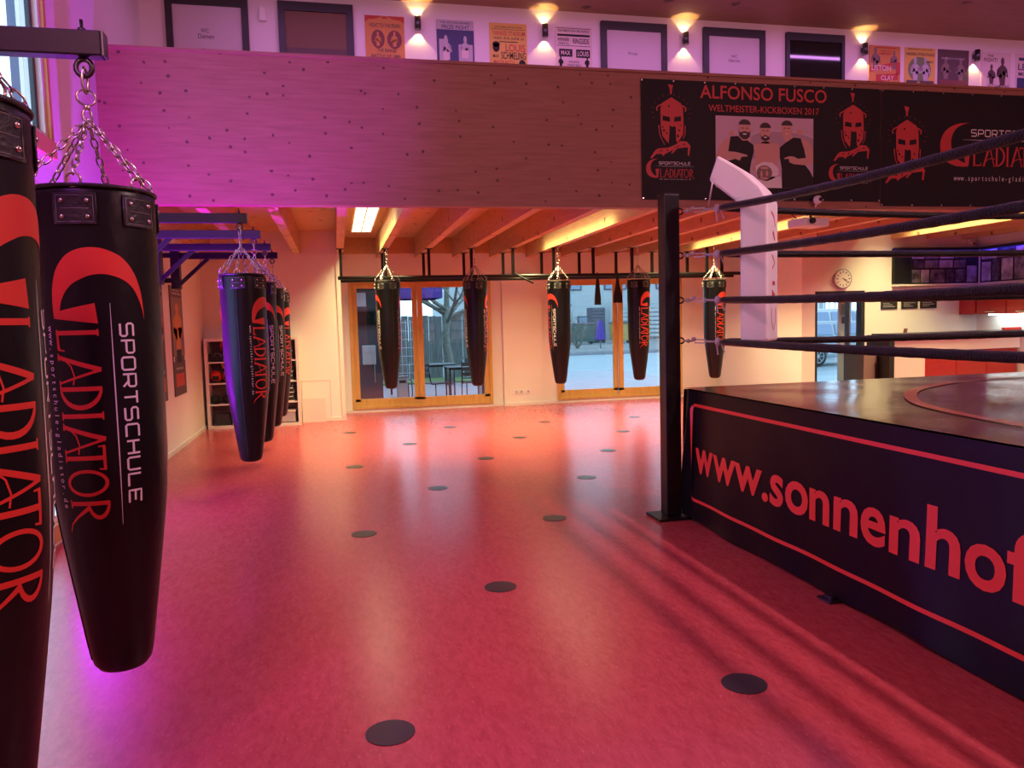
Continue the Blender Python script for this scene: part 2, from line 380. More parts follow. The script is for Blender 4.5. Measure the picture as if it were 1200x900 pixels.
S(box('baseboard_alcove', 'white', None, -.6, .11, 13.73, 13.75, 0, .06)); S(box('baseboard_left', 'white', None, -2.15, -2.135, 7.0, 13.75, 0, .06))
S(box('trim_3', 'white', None, .035, .105, 13.72, 13.76, 0.06, 2.95))

def slider(n, x0, x1, xm):
    wn = S(empty('window_%d' % n, ((x0 + x1) / 2, 14.8, .06), None, None)); z0, z1 = .06, 2.48
    f = MB(); f.box(x0, x1, 14.76, 14.90, z0, z0 + .05); f.box(x0, x1, 14.76, 14.90, z1 - .07, z1)
    f.box(x0, x0 + .06, 14.76, 14.90, z0 + .05, z1 - .07); f.box(x1 - .06, x1, 14.76, 14.90, z0 + .05, z1 - .07); f.build('frame', 'frame', wn)
    for a, b, y in ((x0 + .06, xm - .02, 14.84), (xm - .02, x1 - .06, 14.78)):
        s = MB(); t = .095; s.box(a, b, y, y + .05, z0 + .05, z0 + .05 + t + .04); s.box(a, b, y, y + .05, z1 - .07 - t, z1 - .07)
        s.box(a, a + t, y, y + .05, z0 + .14, z1 - .07 - t); s.box(b - t, b, y, y + .05, z0 + .14, z1 - .07 - t)
        so = s.build('sash', 'frame', wn)
        box('pane', 'glass', so, a + t, b - t, y + .02, y + .03, z0 + .18, z1 - .07 - t)
    return wn
slider(3, .24, 2.92, 1.53); slider(4, 4.23, 6.88, 5.54)
# kitchen door with a side light
dn = S(empty('door_1', (8.38, 11.8, 0), None, None))
f = MB(); f.box(7.9, 7.95, 11.76, 11.9, 0, 2.0); f.box(8.80, 8.86, 11.76, 11.9, 0, 2.0); f.box(7.95, 8.80, 11.76, 11.9, 1.93, 2.0); f.box(7.95, 8.8, 11.76, 11.9, 0, .06); f.box(8.545, 8.575, 11.78, 11.86, .06, 1.93)
f.build('frame', 'doorframe', dn); box('pane', 'glass', dn, 7.95, 8.545, 11.81, 11.82, .06, 1.93); box('pane', 'glass', dn, 8.575, 8.8, 11.81, 11.82, .06, 1.93)
# gallery doors
def gdoor(n, x0, x1, leaf, text=None, fw=.08):
    z1 = 5.665; d = S(empty('door_%d' % n, ((x0 + x1) / 2, 10.4, 3.4), None, None)); y = 10.4
    f = MB(); f.box(x0, x0 + fw, y - .05, y, 3.4, z1); f.box(x1 - fw, x1, y - .05, y, 3.4, z1); f.box(x0 + fw, x1 - fw, y - .05, y, z1 - .11, z1); f.build('frame', 'doorframe', d)
    lf = box('leaf', leaf, d, x0 + fw, x1 - fw, y - .025, y, 3.41, z1 - .11)
    if text:
        F = Flat()
        for s, a, b, c, e in text: F.text(s, a, c, b, e)
        F.build('lettering', 'doorframe', lf, on_y(y - .0265))
    return d
gdoor(2, -1.853, -.896, 'doorleaf', [('WC', -1.46, -1.36, 5.235, 5.285), ('Damen', -1.49, -1.31, 5.165, 5.22)])
gdoor(3, -.542, .376, 'brown'); box('kick_rail', 'darkp', bpy.data.objects['door_3'], -.46, .296, 10.365, 10.376, 5.0, 5.11)
gdoor(4, 3.683, 4.642, 'doorleaf', [('Privat', 4.08, 4.21, 5.235, 5.275)])
gdoor(5, 5.195, 6.149, 'doorleaf', [('WC', 5.62, 5.72, 5.27, 5.31), ('Herren', 5.59, 5.76, 5.21, 5.255)])
gdoor(6, 6.488, 7.435, 'darkglass', fw=.05)

# floor dots
dp = MB().lathe([(.098, 0), (.098, .0025)], n=28); dp.sm = [False] * len(dp.sm); dp = dp.build('floor_dot', 'dot')
k = 0
for j in range(7):
    for i in range(10):
        if (i + j) % 2: continue
        x, y = .141 + i * .7677, 3.043 + j * 1.5
        if j == 0: y = 3.0
        if (x > 2.2 and y < 6.0) or x > 7.2: continue
        o = dp if k == 0 else dp.copy()
        if k: COL.objects.link(o)
        k += 1; o.location = (x, y, .0005)
        row = ['nearest', 'second', 'third', 'fourth', 'fifth', 'sixth', 'farthest'][j]
        col = ['first', 'second', 'third', 'fourth', 'fifth'][i // 2]
        tag(o, 'dark round marker on the red floor, %s row from the camera, %s from the left' % (row, col), 'floor marker', 'round markers on the floor')

# ------------------------------------------------------------------ the wordmark used on bags and banners (cap height 1)
def cat(pts, n=4):
    out = []
    for i in range(len(pts) - 1):
        p0, p1, p2, p3 = pts[max(i - 1, 0)], pts[i], pts[i + 1], pts[min(i + 2, len(pts) - 1)]
        for k in range(n):
            t = k / n
            out.append(tuple(.5 * (2 * b + (c - a) * t + (2 * a - 5 * b + 4 * c - d) * t * t + (3 * b - a - 3 * c + d) * t ** 3) for a, b, c, d in zip(p0, p1, p2, p3)))
    out.append(pts[-1]); return out
def gladiator():
    F = Flat(); Z = lambda x, y: ((y - 540) / 220, (x - 205) / 220)
    outer = [(200, 482), (197, 400), (205, 310), (235, 220), (290, 150), (350, 118), (410, 108), (480, 118), (560, 160), (620, 240), (655, 340), (667, 430), (669, 500)]
    inner = [(238, 445), (250, 395), (275, 345), (310, 305), (350, 280), (400, 258), (450, 250), (500, 256), (560, 280), (610, 325), (643, 390), (660, 445), (669, 500)]
    A = cat([Z(*p) for p in outer]); B = cat([Z(*p) for p in inner]); n = len(A); m = 5
    vs = [tuple(a[i] + (b[i] - a[i]) * k / (m - 1) for i in (0, 1)) for a, b in zip(A, B) for k in range(m)]
    F.add(vs, [(i * m + k, i * m + k + 1, (i + 1) * m + k + 1, (i + 1) * m + k) for i in range(n - 1) for k in range(m - 1)])
    a0, a1, b0, b1 = Z(238, 443), Z(415, 405), Z(200, 484), Z(425, 515)
    for k in range(6):
        t, u = k / 6, (k + 1) / 6; q = lambda p, r, t: (p[0] + (r[0] - p[0]) * t, p[1] + (r[1] - p[1]) * t)
        F.add([q(a0, a1, t), q(a0, a1, u), q(b0, b1, u), q(b0, b1, t)], [(0, 1, 2, 3)])
    s = F.stroke
    s([(.1, 1), (.1, 0)], .11); s([(.02, .98), (.19, .98)], .04); s([(.02, .03), (.5, .05)], .05, .08); s([(.5, .03), (.54, .2)], .06, .03)
    for o in (.66, 2.38):
        s([(o + .02, 0), (o + .36, 1)], .1, .12); s([(o + .36, 1), (o + .68, 0)], .07, .05); s([(o + .12, .2), (o + .25, .33), (o + .5, .4), (o + .72, .36)], .035)
        s([(o - .06, .02), (o + .12, .02)], .04); s([(o + .6, .02), (o + .78, .02)], .04)
    o = 1.42; s([(o + .06, 0), (o + .06, 1)], .11)
    s([(o + .02 + .5 * sin(pi * k / 14), .5 + .48 * cos(pi * k / 14)) for k in range(15)], .045, wm=.12)
    s([(2.15, 0), (2.15, 1)], .11); s([(2.05, .98), (2.25, .98)], .04); s([(2.05, .02), (2.25, .02)], .04)
    s([(3.2, 0), (3.2, .95)], .11); s([(2.9, .95), (3.5, .95)], .07); s([(2.9, .98), (2.92, .82)], .04); s([(3.5, .98), (3.48, .82)], .04); s([(3.1, .02), (3.3, .02)], .04)
    P = [(3.83 + .3 * cos(2 * pi * k / 28), .5 + .47 * sin(2 * pi * k / 28)) for k in range(28)]; s(P, .085, closed=True)
    s([(4.35, 0), (4.35, 1)], .11); s([(4.25, .02), (4.46, .02)], .04)
    s([(4.32 + .4 * sin(pi * k / 12), .73 + .25 * cos(pi * k / 12)) for k in range(13)], .05, wm=.11)
    s([(4.45, .5), (4.7, .14), (4.88, -.06), (5.1, -.16)], .11, .02)
    return F
GLY = {'S': [[(1, 1), (.12, 1), (0, .88), (0, .62), (.12, .5), (.88, .5), (1, .38), (1, .12), (.88, 0), (0, 0)]],
       'P': [[(0, 0), (0, 1), (.88, 1), (1, .88), (1, .52), (.88, .4), (0, .4)]], 'O': [[(.12, 0), (.88, 0), (1, .12), (1, .88), (.88, 1), (.12, 1), (0, .88), (0, .12), (.12, 0)]],
       'R': [[(0, 0), (0, 1), (.88, 1), (1, .88), (1, .52), (.88, .4), (0, .4)], [(.55, .4), (1, 0)]], 'T': [[(0, 1), (1, 1)], [(.5, 1), (.5, 0)]],
       'C': [[(1, 1), (.12, 1), (0, .88), (0, .12), (.12, 0), (1, 0)]], 'H': [[(0, 0), (0, 1)], [(1, 0), (1, 1)], [(0, .5), (1, .5)]],
       'U': [[(0, 1), (0, .12), (.12, 0), (.88, 0), (1, .12), (1, 1)]], 'L': [[(0, 1), (0, 0), (1, 0)]], 'E': [[(1, 1), (0, 1), (0, 0), (1, 0)], [(0, .5), (.85, .5)]]}
def sportschule():
    F = Flat()
    for i, ch in enumerate('SPORTSCHULE'):
        x0 = -.10 + i * .422
        for st in GLY[ch]: F.stroke([(x0 + x * .31, 1.47 + y * .31) for x, y in st], .052, step=.1)
    F.stroke([(-.61, 1.28), (1, 1.28), (3, 1.28), (4.97, 1.28)], .008, wm=.03, step=.2)
    return F
def webline():
    F = Flat(); body = 'www.sportschule-gladiator.de'
    pitch = 4.6 / len(body)
    for i, ch in enumerate(body):
        vs, fs = text2d(ch); cxm = (min(v[0] for v in vs) + max(v[0] for v in vs)) / 2
        F.add([(-.09 + (i + .5) * pitch + (v[0] - cxm) * .21, -.24 + v[1] * .21) for v in vs], fs)
    return F
def wordmark(parent, mapper, su, ox, oz, cap, names=('wordmark', 'club_lettering', 'web_lettering'), red='bannerred', web=None):
    T = lambda u, v: (ox + u * cap * su, oz + v * cap)
    gladiator().xf(T).build(names[0], red, parent, mapper); sportschule().xf(T).build(names[1], 'whiteprint', parent, mapper)
    wb = webline() if web is None else web
    wb.xf(T).build(names[2], 'whiteprint', parent, mapper)

# ------------------------------------------------------------------ punching bags
BL = 1.65
PROF = [(0, .190), (.03, .193), (.12, .192), (.4, .189), (.7, .187), (.88, .185), (1.0, .178), (1.12, .165), (1.3, .141), (1.5, .113), (1.585, .101), (1.62, .093), (1.64, .078), (1.65, .05)]
def BR(d):
    for (a, r), (b, q) in zip(PROF, PROF[1:]):
        if d <= b: return r + (q - r) * (d - a) / (b - a)
    return PROF[-1][1]
def link_ring(mb, c, t, side, L_, Wd, r, n=12):
    t = Vector(t).normalized(); side = Vector(side); side = (side - t * side.dot(t)).normalized(); P = []
    for k in range(n):
        a = 2 * pi * k / n; x = cos(a); y = sin(a)
        P.append(Vector(c) + t * (x * L_ / 2 * (1 if abs(x) > .5 else 1.1)) + side * (y * Wd / 2))
    mb.tube(P, r, 5, closed=True)
def make_bag():
    root = empty('punching_bag', (0, 0, 0), 'x', 'punching bag', 'black hanging punching bags')
    dense = []
    for (a, r), (b, q) in zip(PROF, PROF[1:]):
        n = max(1, int((b - a) / .05)); dense += [(r + (q - r) * k / n, -(a + (b - a) * k / n)) for k in range(n)]
    dense.append((PROF[-1][1], -BL)); dense = [(.02, -.012), (.17, -.012), (.185, 0)] + dense + [(.01, -BL)]
    MB().lathe(dense, n=48).build('body', 'leather', root)
    rim = MB(); rim.tube([(.193 * cos(2 * pi * k / 40), .193 * sin(2 * pi * k / 40), -.004) for k in range(40)], .007, 6, closed=True); rim.build('top_rim', 'patch', root)
    seam = MB()
    for a in (100, 280):
        seam.tube([((BR(d) + .0005) * sin(radians(a)), -(BR(d) + .0005) * cos(radians(a)), -d) for d in [i * .05 for i in range(1, 33)]], .003, 5)
    seam.build('side_seam', 'patch', root)
    top = Vector((0, 0, .245))
    for k in range(6):
        a = radians(-16 + 60 * k)
        def mp(u, v, e=.004, a=a): d = .078 - v; R = BR(d) + e; f = a + u / .192; return (R * sin(f), -R * cos(f), -d)
        pm = MB(); nx, nz = 6, 4; w2, h2 = .060, .047
        for e0 in (.0055,):
            vs = []; fs = []
            for j in range(nz + 1):
                for i in range(nx + 1): vs.append(mp(-w2 + 2 * w2 * i / nx, -h2 + 2 * h2 * j / nz, e0))
            fs = [(j * (nx + 1) + i, j * (nx + 1) + i + 1, (j + 1) * (nx + 1) + i + 1, (j + 1) * (nx + 1) + i) for j in range(nz) for i in range(nx)]
            pm.add(vs, fs, True)
        # turned edge of the patch
        edge = [(-w2, -h2), (0, -h2), (w2, -h2), (w2, 0), (w2, h2), (0, h2), (-w2, h2), (-w2, 0)]
        pm.tube([Vector(mp(u, v, .004)) for u, v in edge], .004, 5, closed=True)
        po = pm.build('mounting_patch', 'patch', root)
        st = MB(); e2 = [(u * .88, v * .88) for u, v in edge]; st.tube([Vector(mp(u, v, .0065)) for u, v in e2], .0011, 4, closed=True); st.tube([Vector(mp(u, 0, .0065)) for u in (-.04, 0, .04)], .0011, 4); st.build('stitching', 'piping', po)
        for su in (-1, 1):
            for sv in (-1, 1):
                c = Vector(mp(su * .036, sv * .025, .006)); MB().ball(c, .0075, 8, (1, 1, 1)).build('rivet', 'chrome', po)
        ring = MB(); rc = Vector((.188 * sin(a), -.188 * cos(a), .012)); link_ring(ring, rc, (0, 0, 1), (cos(a), sin(a), 0), .045, .045, .004, 14); ring.build('d_ring', 'chrome', po)
        ch = MB(); p0 = rc + Vector((0, 0, .02)); dv = top - p0; nL = 8
        for i in range(nL):
            c = p0 + dv * ((i + .5) / nL); link_ring(ch, c, dv, (cos(a), sin(a), 0) if i % 2 else (sin(a), -cos(a), .5), dv.length / nL * 1.25, .02, .0032, 10)
        ch.build('chain', 'chrome', root)
    sw = MB(); link_ring(sw, (0, 0, .255), (0, 0, 1), (1, 0, 0), .05, .026, .005); sw.lathe([(.008, .272), (.011, .276), (.011, .288), (.008, .292)], n=10); sw.build('swivel', 'chrome', root)
    rg = MB(); link_ring(rg, (0, 0, .316), (0, 0, 1), (1, .2, 0), .052, .058, .004, 16); rg.build('ring', 'chrome', root)
    cb = MB(); link_ring(cb, (0, 0, .372), (0, 0, 1), (.6, 1, 0), .085, .032, .0048, 16); cb.build('carabiner', 'chrome', root)
    # the print, on two opposite sides
    CAP = .131; Z0 = .456
    for off in (0, 180):
        def mp(u, v, e=.0016, off=off): d = Z0 + u * CAP; R = BR(d) + e; f = radians(off - 43) + v * CAP / .186; return (R * sin(f), -R * cos(f), -d)
        gladiator().build('wordmark', 'redprint', root, mp, .12); sportschule().build('club_lettering', 'whiteprint', root, mp, .15); webline().build('web_lettering', 'whiteprint', root, mp)
    return root
bag = make_bag()
LB = [(-.835, 1.93, 2.10, 80, 'large black punching bag cut off by the left picture edge, red print'),
      (-.785, 2.92, 2.075, 15, 'near black punching bag showing its full red wordmark to the camera'),
      (-.785, 7.22, 2.085, 70, 'foremost black bag of the tight row hanging in front of the shelf unit'),
      (-.785, 8.43, 2.085, 26, 'second black bag of the tight row before the shelf unit'),
      (-.785, 9.71, 2.085, 30, 'third black bag of the tight row before the shelf unit'),
      (-.785, 10.80, 2.085, 72, 'rearmost black bag of the tight row before the shelf unit')]
FB = [(.832, 12.72, 2.325, -81, 'black bag before the left pane of the terrace window'), (2.262, 12.72, 2.31, -95, 'black bag before the right pane of the terrace window'),
      (3.692, 12.72, 2.285, -65, 'black bag between the wall pillar and the street window'), (5.122, 12.72, 2.29, 33, 'black bag before the right pane of the street window'),
      (6.552, 12.72, 2.265, 28, 'black bag seen between the ring post and the white corner pad')]
allb = LB + FB
for i, (x, y, z, r, lb) in enumerate(allb):
    o = bag if i == 0 else copy_tree(bag)
    o['label'] = lb; o.location = (x, y, z); o.rotation_euler = (0, 0, radians(r))
    if i >= 6: o.scale = (1.02, 1.02, 1.05)
# wall arms for the left row
def eye_bolt(parent, x, y, z, top):
    e = MB(); link_ring(e, (x, y, z - .034), (0, 0, 1), (1, 0, 0), .055, .05, .009, 14); e.tube([(x, y, z - .008), (x, y, top + .04)], .006, 8); e.lathe([(.013, top + .001), (.013, top + .012)], (x, y, 0), 6); e.build('eye_bolt', 'dsteel', parent)
names = ['wall arm holding the bag at the left picture edge', 'long wall arm at the top left holding the near bag', 'foremost wall arm of the row of four under the gallery', 'second wall arm of the row of four under the gallery', 'third wall arm of the row of four under the gallery', 'rearmost wall arm of the row of four under the gallery']
for (x, y, z, r, lb), nm in zip(LB, names):
    zb = z + .372 + .075; zt = zb + .082; hk = x
    a = empty('bag_bracket', (-2.15, y, zb), 'dark steel ' + nm, 'bracket', 'steel wall arms for bags')
    box('beam', 'armsteel', a, -2.03, x + .065, y - .03, y + .03, zb, zt, bevel=.005)
    box('end_cap', 'dsteel', a, x + .065, x + .071, y - .028, y + .028, zb + .002, zt - .002)
    box('wall_plate', 'armsteel', a, -2.03, -1.93, y - .08, y + .08, zb - .38, zt + .06)
    for q in (-.3, .02): MB().box(-2.15, -2.03, y - .03, y + .03, zb + q, zb + q + .06).build('spacer', 'armsteel', a)
    MB().bar((-1.95, y, zb - .33), (-1.58, y, zb + .01), .045, .045).build('brace', 'armsteel', a)
    eye_bolt(a, hk, y, zb, zt)
# overhead rails near the windows
for Y, nm in ((13.0, 'front'), (13.8, 'rear')):
    rl = empty('hanging_rail', (3.8, Y, 2.4), 'black steel rail hung below the joists, %s one of two before the windows' % nm, 'ceiling rail', 'black rails under the joists')
    MB().tube([(.06, Y, 2.4), (7.5, Y, 2.4)], .03, 10).build('rail', 'bsteel', rl)
    for x in JX:
        if .05 < x < 7.45:
            MB().bar((x, Y, 2.42), (x, Y, 2.862), .045, .045).build('hanger', 'bsteel', rl)
            box('flange', 'bsteel', rl, x - .06, x + .06, Y - .05, Y + .05, 2.858, 2.87)
for x, y, z, r, lb in FB:
    h = empty('ceiling_hook', (x, y, 2.87), 'steel hook above the ' + lb, 'hook', 'hooks under the joists')
    e = MB(); top = z + .41; link_ring(e, (x, y, top + .03), (0, 0, 1), (1, 0, 0), .05, .04, .006, 12); e.tube([(x, y, top + .055), (x, y, 2.86)], .006, 6); e.lathe([(.035, 2.862), (.035, 2.87)], (x, y, 0), 12); e.build('hook', 'chrome', h)
for i, (x, zt, zb) in enumerate(((4.47, 2.37, 1.88), (4.84, 2.37, 1.91))):
    s = empty('hanging_strap', (x, 12.98, zt), 'black %s strap bundle hanging from the rail before the street window' % ('narrow left', 'wide right')[i], 'strap', 'strap bundles on the rail')
    wd = (.05, .075)[i]
    MB().prism([(-.012, zt), (.012, zt), (.03, zt - .16), (wd, zb + .12), (wd * 1.05, zb), (-wd * 1.05, zb), (-wd, zb + .12), (-.03, zt - .16)], lambda u, v: (x + u, 12.955, v), lambda u, v: (x + u, 13.005, v)).build('webbing', 'black', s)
    lp = MB(); link_ring(lp, (x, 12.99, zt + .03), (0, 0, 1), (0, 1, 0), .09, .075, .006); lp.build('loop', 'black', s)
st = MB().tube([(2.98, 12.95, 2.44), (3.3, 12.9, 2.27)], .016, 8).build('wooden_stick', 'black'); tag(st, 'short black stick resting slanted on the rail near the pillar', 'stick')
# ceiling light panels between joists
W_['lamp'] = mat('lamp_diffuser', (.9, .8, .6), .5, emit=(1, .88, .55), estr=3.5)
for k, (x, nm) in enumerate(((.475, 'leftmost'), (3.335, 'second from the left'), (6.195, 'third from the left'), (9.055, 'rightmost, before the kitchen'))):
    L_ = empty('ceiling_light', (x, 11.5, 3.24), 'long glowing light panel between wooden joists, %s' % nm, 'ceiling light', 'light panels between the joists')
    f = MB(); y0, y1 = (9.8, 13.4) if k < 3 else (8.9, 11.3); a = .17
    f.box(x - a, x - a + .02, y0, y1, 3.18, 3.24); f.box(x + a - .02, x + a, y0, y1, 3.18, 3.24); f.box(x - .008, x + .008, y0, y1, 3.185, 3.24)
    n = 6
    for i in range(n + 1): yy = y0 + (y1 - y0) * i / n; f.box(x - a, x + a, yy - .01, yy + .01, 3.185, 3.24)
    f.build('frame', 'white', L_)
    al_ = light('panel_light', 'AREA', (0, (y0 + y1) / 2 - 11.5, -.075), (1, .88, .38), 140 * (y1 - y0) / 3.6, (.28, y1 - y0 - .1), spread=radians(112)); al_.parent = L_
    for i in range(n):
        for sx in (-1, 1): box('diffuser', 'lamp', L_, x + (.008 if sx > 0 else -a + .02), x + (a - .02 if sx > 0 else -.008), y0 + (y1 - y0) * i / n + .01, y0 + (y1 - y0) * (i + 1) / n - .01, 3.195, 3.2)

# ------------------------------------------------------------------ boxing ring
RX0, RX1, RY0, RY1, RZ = 2.69, 8.29, .15, 5.75, 1.05
ring = empty('boxing_ring', (5.49, 2.95, 0), 'raised boxing ring with black apron, red web address and black ropes', 'boxing ring')
box('platform', 'black', ring, RX0 + .06, RX1 - .06, RY0 + .06, RY1 - .06, .02, RZ - .03)
cv = MB(); n = 40
vs = []; fs = []
for j in range(n + 1):
    for i in range(n + 1):
        x = RX0 + (RX1 - RX0) * i / n; y = RY0 + (RY1 - RY0) * j / n
        ed = i in (0, n) or j in (0, n)
        vs.append((x, y, RZ + (0 if ed else .004 * sin(x * 5 + 2 * sin(y * 2.3)) * sin(y * 4.1 + x))))
fs = [(j * (n + 1) + i, j * (n + 1) + i + 1, (j + 1) * (n + 1) + i + 1, (j + 1) * (n + 1) + i) for j in range(n) for i in range(n)]
co = cv.add(vs, fs, True).build('canvas', 'canvas', ring)
F = Flat(); F.stroke([(5.49 + 2.33 * cos(2 * pi * k / 90), 2.95 + 2.33 * sin(2 * pi * k / 90)) for k in range(90)], .075, closed=True, step=.05); F.build('circle_line', 'redline', co, lambda u, v: (u, v, RZ + .0065 + .004 * sin(u * 5 + 2 * sin(v * 2.3)) * sin(v * 4.1 + u) - .001))
# apron cloth: hangs from the platform edge, a little wavy
def apron(side):
    mb = MB(); nu, nv = 90, 12; vs = []
    for j in range(nv + 1):
        for i in range(nu + 1):
            t = i / nu; q = j / nv; z = RZ - .01 - q * (RZ - .03 + .012 * sin(t * 31) * (1 if q == 1 else 0))
            edge = max(0, 1 - min(t, 1 - t) * 22)
            off = .006 * sin(t * 23 + q * 2) * q + .005 * sin(t * 57 + 3 * q) * q + edge * .02 * sin(q * 5 + t * 400) + .02 * q * q
            if side == 'l': vs.append((RX0 - off, RY0 + (RY1 - RY0) * t, z))
            if side == 'r': vs.append((RX1 + off, RY0 + (RY1 - RY0) * t, z))
            if side == 'b': vs.append((RX0 + (RX1 - RX0) * t, RY1 + off, z))
            if side == 'f': vs.append((RX0 + (RX1 - RX0) * t, RY0 - off, z))
    fs = [(j * (nu + 1) + i, j * (nu + 1) + i + 1, (j + 1) * (nu + 1) + i + 1, (j + 1) * (nu + 1) + i) for j in range(nv) for i in range(nu)]
    return mb.add(vs, fs, True).build('apron', 'apron', ring)
al = apron('l'); apron('r'); apron('b'); apron('f')
def apx(y, z):
    t = (y - RY0) / (RY1 - RY0); q = (RZ - .01 - z) / (RZ - .03)
    edge = max(0, 1 - min(t, 1 - t) * 22)
    return RX0 - (.006 * sin(t * 23 + q * 2) * q + .005 * sin(t * 57 + 3 * q) * q + edge * .02 * sin(q * 5 + t * 400) + .02 * q * q) - .004
amap = lambda u, v: (apx(-u, v), -u, v)     # u runs towards the camera
F = Flat()
# web address; letter widths follow the photograph
for ch, y0, y1, z0, z1 in (('w', 5.545, 5.245, .405, .60), ('w', 5.245, 4.905, .405, .595), ('w', 4.925, 4.56, .405, .592), ('.', 4.555, 4.48, .398, .458), ('s', 4.461, 4.315, .395, .597), ('o', 4.295, 4.055, .393, .597), ('n', 4.041, 3.842, .40, .592),
                       ('n', 3.804, 3.598, .40, .592), ('e', 3.575, 3.375, .395, .597), ('n', 3.348, 3.136, .40, .592), ('h', 3.101, 2.896, .40, .70), ('o', 2.872, 2.648, .393, .597), ('f', 2.647, 2.47, .40, .705)):
    F.text(ch, -y0, z0, -y1, z1, .022)
F.build('web_lettering', 'apronred', al, amap, .1)
F = Flat(); r_ = .05
F.stroke([(-.3, .93), (-5.55, .93)] + [(-5.55 - .05 * sin(pi / 2 * k / 5), .88 + .05 * cos(pi / 2 * k / 5)) for k in range(1, 6)] + [(-5.60, .22), (-5.585, .195), (-5.55, .185), (-.3, .185)], .024, step=.05)
F.build('border_line', 'apronred', al, amap)
# posts
PX = [(RX0 - .09, RY1 + .06, 1, -1), (RX1 + .09, RY1 + .06, -1, -1), (RX0 - .09, RY0 - .06, 1, 1), (RX1 + .09, RY0 - .06, -1, 1)]
RZS = [2.43, 2.085, 1.735, 1.415]
for x, y, sx, sy in PX:
    p = MB().box(x - .065, x + .065, y - .065, y + .065, .02, 2.575).build('post', 'bsteel', ring, .008)
    box('base_plate', 'bsteel', p, x - .17, x + .11, y - .16, y + .12, 0, .02); box('post_cap', 'bsteel', p, x - .067, x + .067, y - .067, y + .067, 2.575, 2.585)
    MB().tube([(x + sx * .07, y + sy * .02, .78), (x + sx * .075, y + sy * .02, .60), (x + sx * .07, y + sy * .02, .3), (x + sx * .085, y + sy * .03, .05)], .004, 6).build('tie_wire', 'chrome', p)
    for z in (.78, .60, .17): MB().ball((x + sx * .072, y + sy * .02, z), .012, 8).build('hook', 'chrome', p)
    cx_, cy_ = x + sx * .28, y - (.31 if sy < 0 else -.31)
    for z in RZS:
        a = Vector((x + sx * .065, y + sy * .03, z + .012)); b = Vector((cx_, cy_, z)); dv = (b - a); u = dv.normalized()
        t = MB(); link_ring(t, a + u * .02, u, (0, 0, 1), .05, .045, .007, 12); t.build('eye_ring', 'bsteel', p)
        t = MB(); t.tube([a + u * .04, a + u * .12], .008, 8); t.ball(a + u * .085, .017, 8)
        for e in (-1, 1): t.bar(a + u * .14 + Vector((0, 0, .013 * e)), a + u * (dv.length - .12) + Vector((0, 0, .013 * e)), .014, .009)
        t.lathe([(.012, 0), (.018, .01), (.018, .025), (.012, .03)], a + u * .13, 8); t.tube([a + u * (dv.length - .13), a + u * (dv.length - .02)], .008, 8); t.build('turnbuckle', 'grey', p)
        kn = MB(); kn.ball(b - u * .02, .026, 8, (1, 1, 1.3)); kn.bar(b - u * .03, b - u * .03 + Vector((.01, 0, -.10)), .016, .005); kn.bar(b - u * .0, b + Vector((.03, -.01, -.08)), .013, .005); kn.build('strap_knot', 'palegrey', p)
def rope_pts(a, b, sag):
    n = 110; return [Vector(a).lerp(Vector(b), i / n) + Vector((0, 0, -sag * 4 * (i / n) * (1 - i / n))) for i in range(n + 1)]
c0, c1, d0, d1 = RX0 + .19, RX1 - .19, RY0 + .25, RY1 - .25
for i, z in enumerate(RZS):
    for a, b in (((c0, d1 - .03, z), (c0, d0 + .03, z)), ((c0 + .03, d1, z), (c1 - .03, d1, z)), ((c1, d1 - .03, z), (c1, d0 + .03, z)), ((c0 + .03, d0, z), (c1 - .03, d0, z))):
        P = rope_pts(a, b, (.09, .045, .045, .02)[i] if a[0] == b[0] else (.05, .01, .02, .02)[i])
        rr = [.0265 * (1 + .025 * sin(k * 1.9) + .02 * sin(k * 4.3)) for k in range(len(P))]; rr[0] = rr[-1] = .02
        MB().tube(P, rr, 12).build('rope', 'rope', ring)
# foot of the apron: small floor bracket
MB().box(2.60, 2.70, 3.72, 3.84, 0.0, .012).box(2.63, 2.70, 3.75, 3.81, .012, .03).build('floor_bracket', 'dsteel', ring)
# corner pad
e_ = Vector((1, -1, 0)).normalized(); f_ = Vector((1, 1, 0)).normalized(); B = Vector((3.012, 5.352, 0))
pad = empty('corner_pad', (3.08, 5.28, 1.43), 'white padded corner cushion with bent-over top on the ring ropes', 'corner pad')
prof = [(0, 1.42), (0, 2.40), (-.04, 2.455), (-.23, 2.62), (-.165, 2.795), (.02, 2.665), (.15, 2.53), (.2, 2.44), (.2, 1.42)]
pb = MB(); pb.prism(prof, lambda s, z: B + e_ * s - f_ * .15 + Vector((0, 0, z)), lambda s, z: B + e_ * s + f_ * .15 + Vector((0, 0, z)))
pb.build('cushion', 'pad', pad, .016)
F = Flat()
F.stroke([(-.05, 2.36), (.03, 2.33), (.06, 2.26)], .014); F.stroke([(.0, 2.22), (.05, 2.16)], .03, .02); F.stroke([(-.03, 2.05), (.05, 2.0), (-.02, 1.95)], .014); F.rect(-.02, 1.83, .05, 1.86); F.poly([(-.03, 1.72), (.06, 1.76), (-.03, 1.80)])
F.stroke([(-.05, 1.66), (-.04, 1.56), (.01, 1.50), (.06, 1.56), (.07, 1.66)], .012)
F.build('lettering', 'redp', pad, lambda u, v: B + e_ * .202 + f_ * u + Vector((0, 0, v)))
MB().tube([B + e_ * -.2 + f_ * -.15 + Vector((0, 0, 2.60)), Vector((2.80, 5.52, 2.45))], .006, 6).build('tie_cord', 'plwhite', pad)

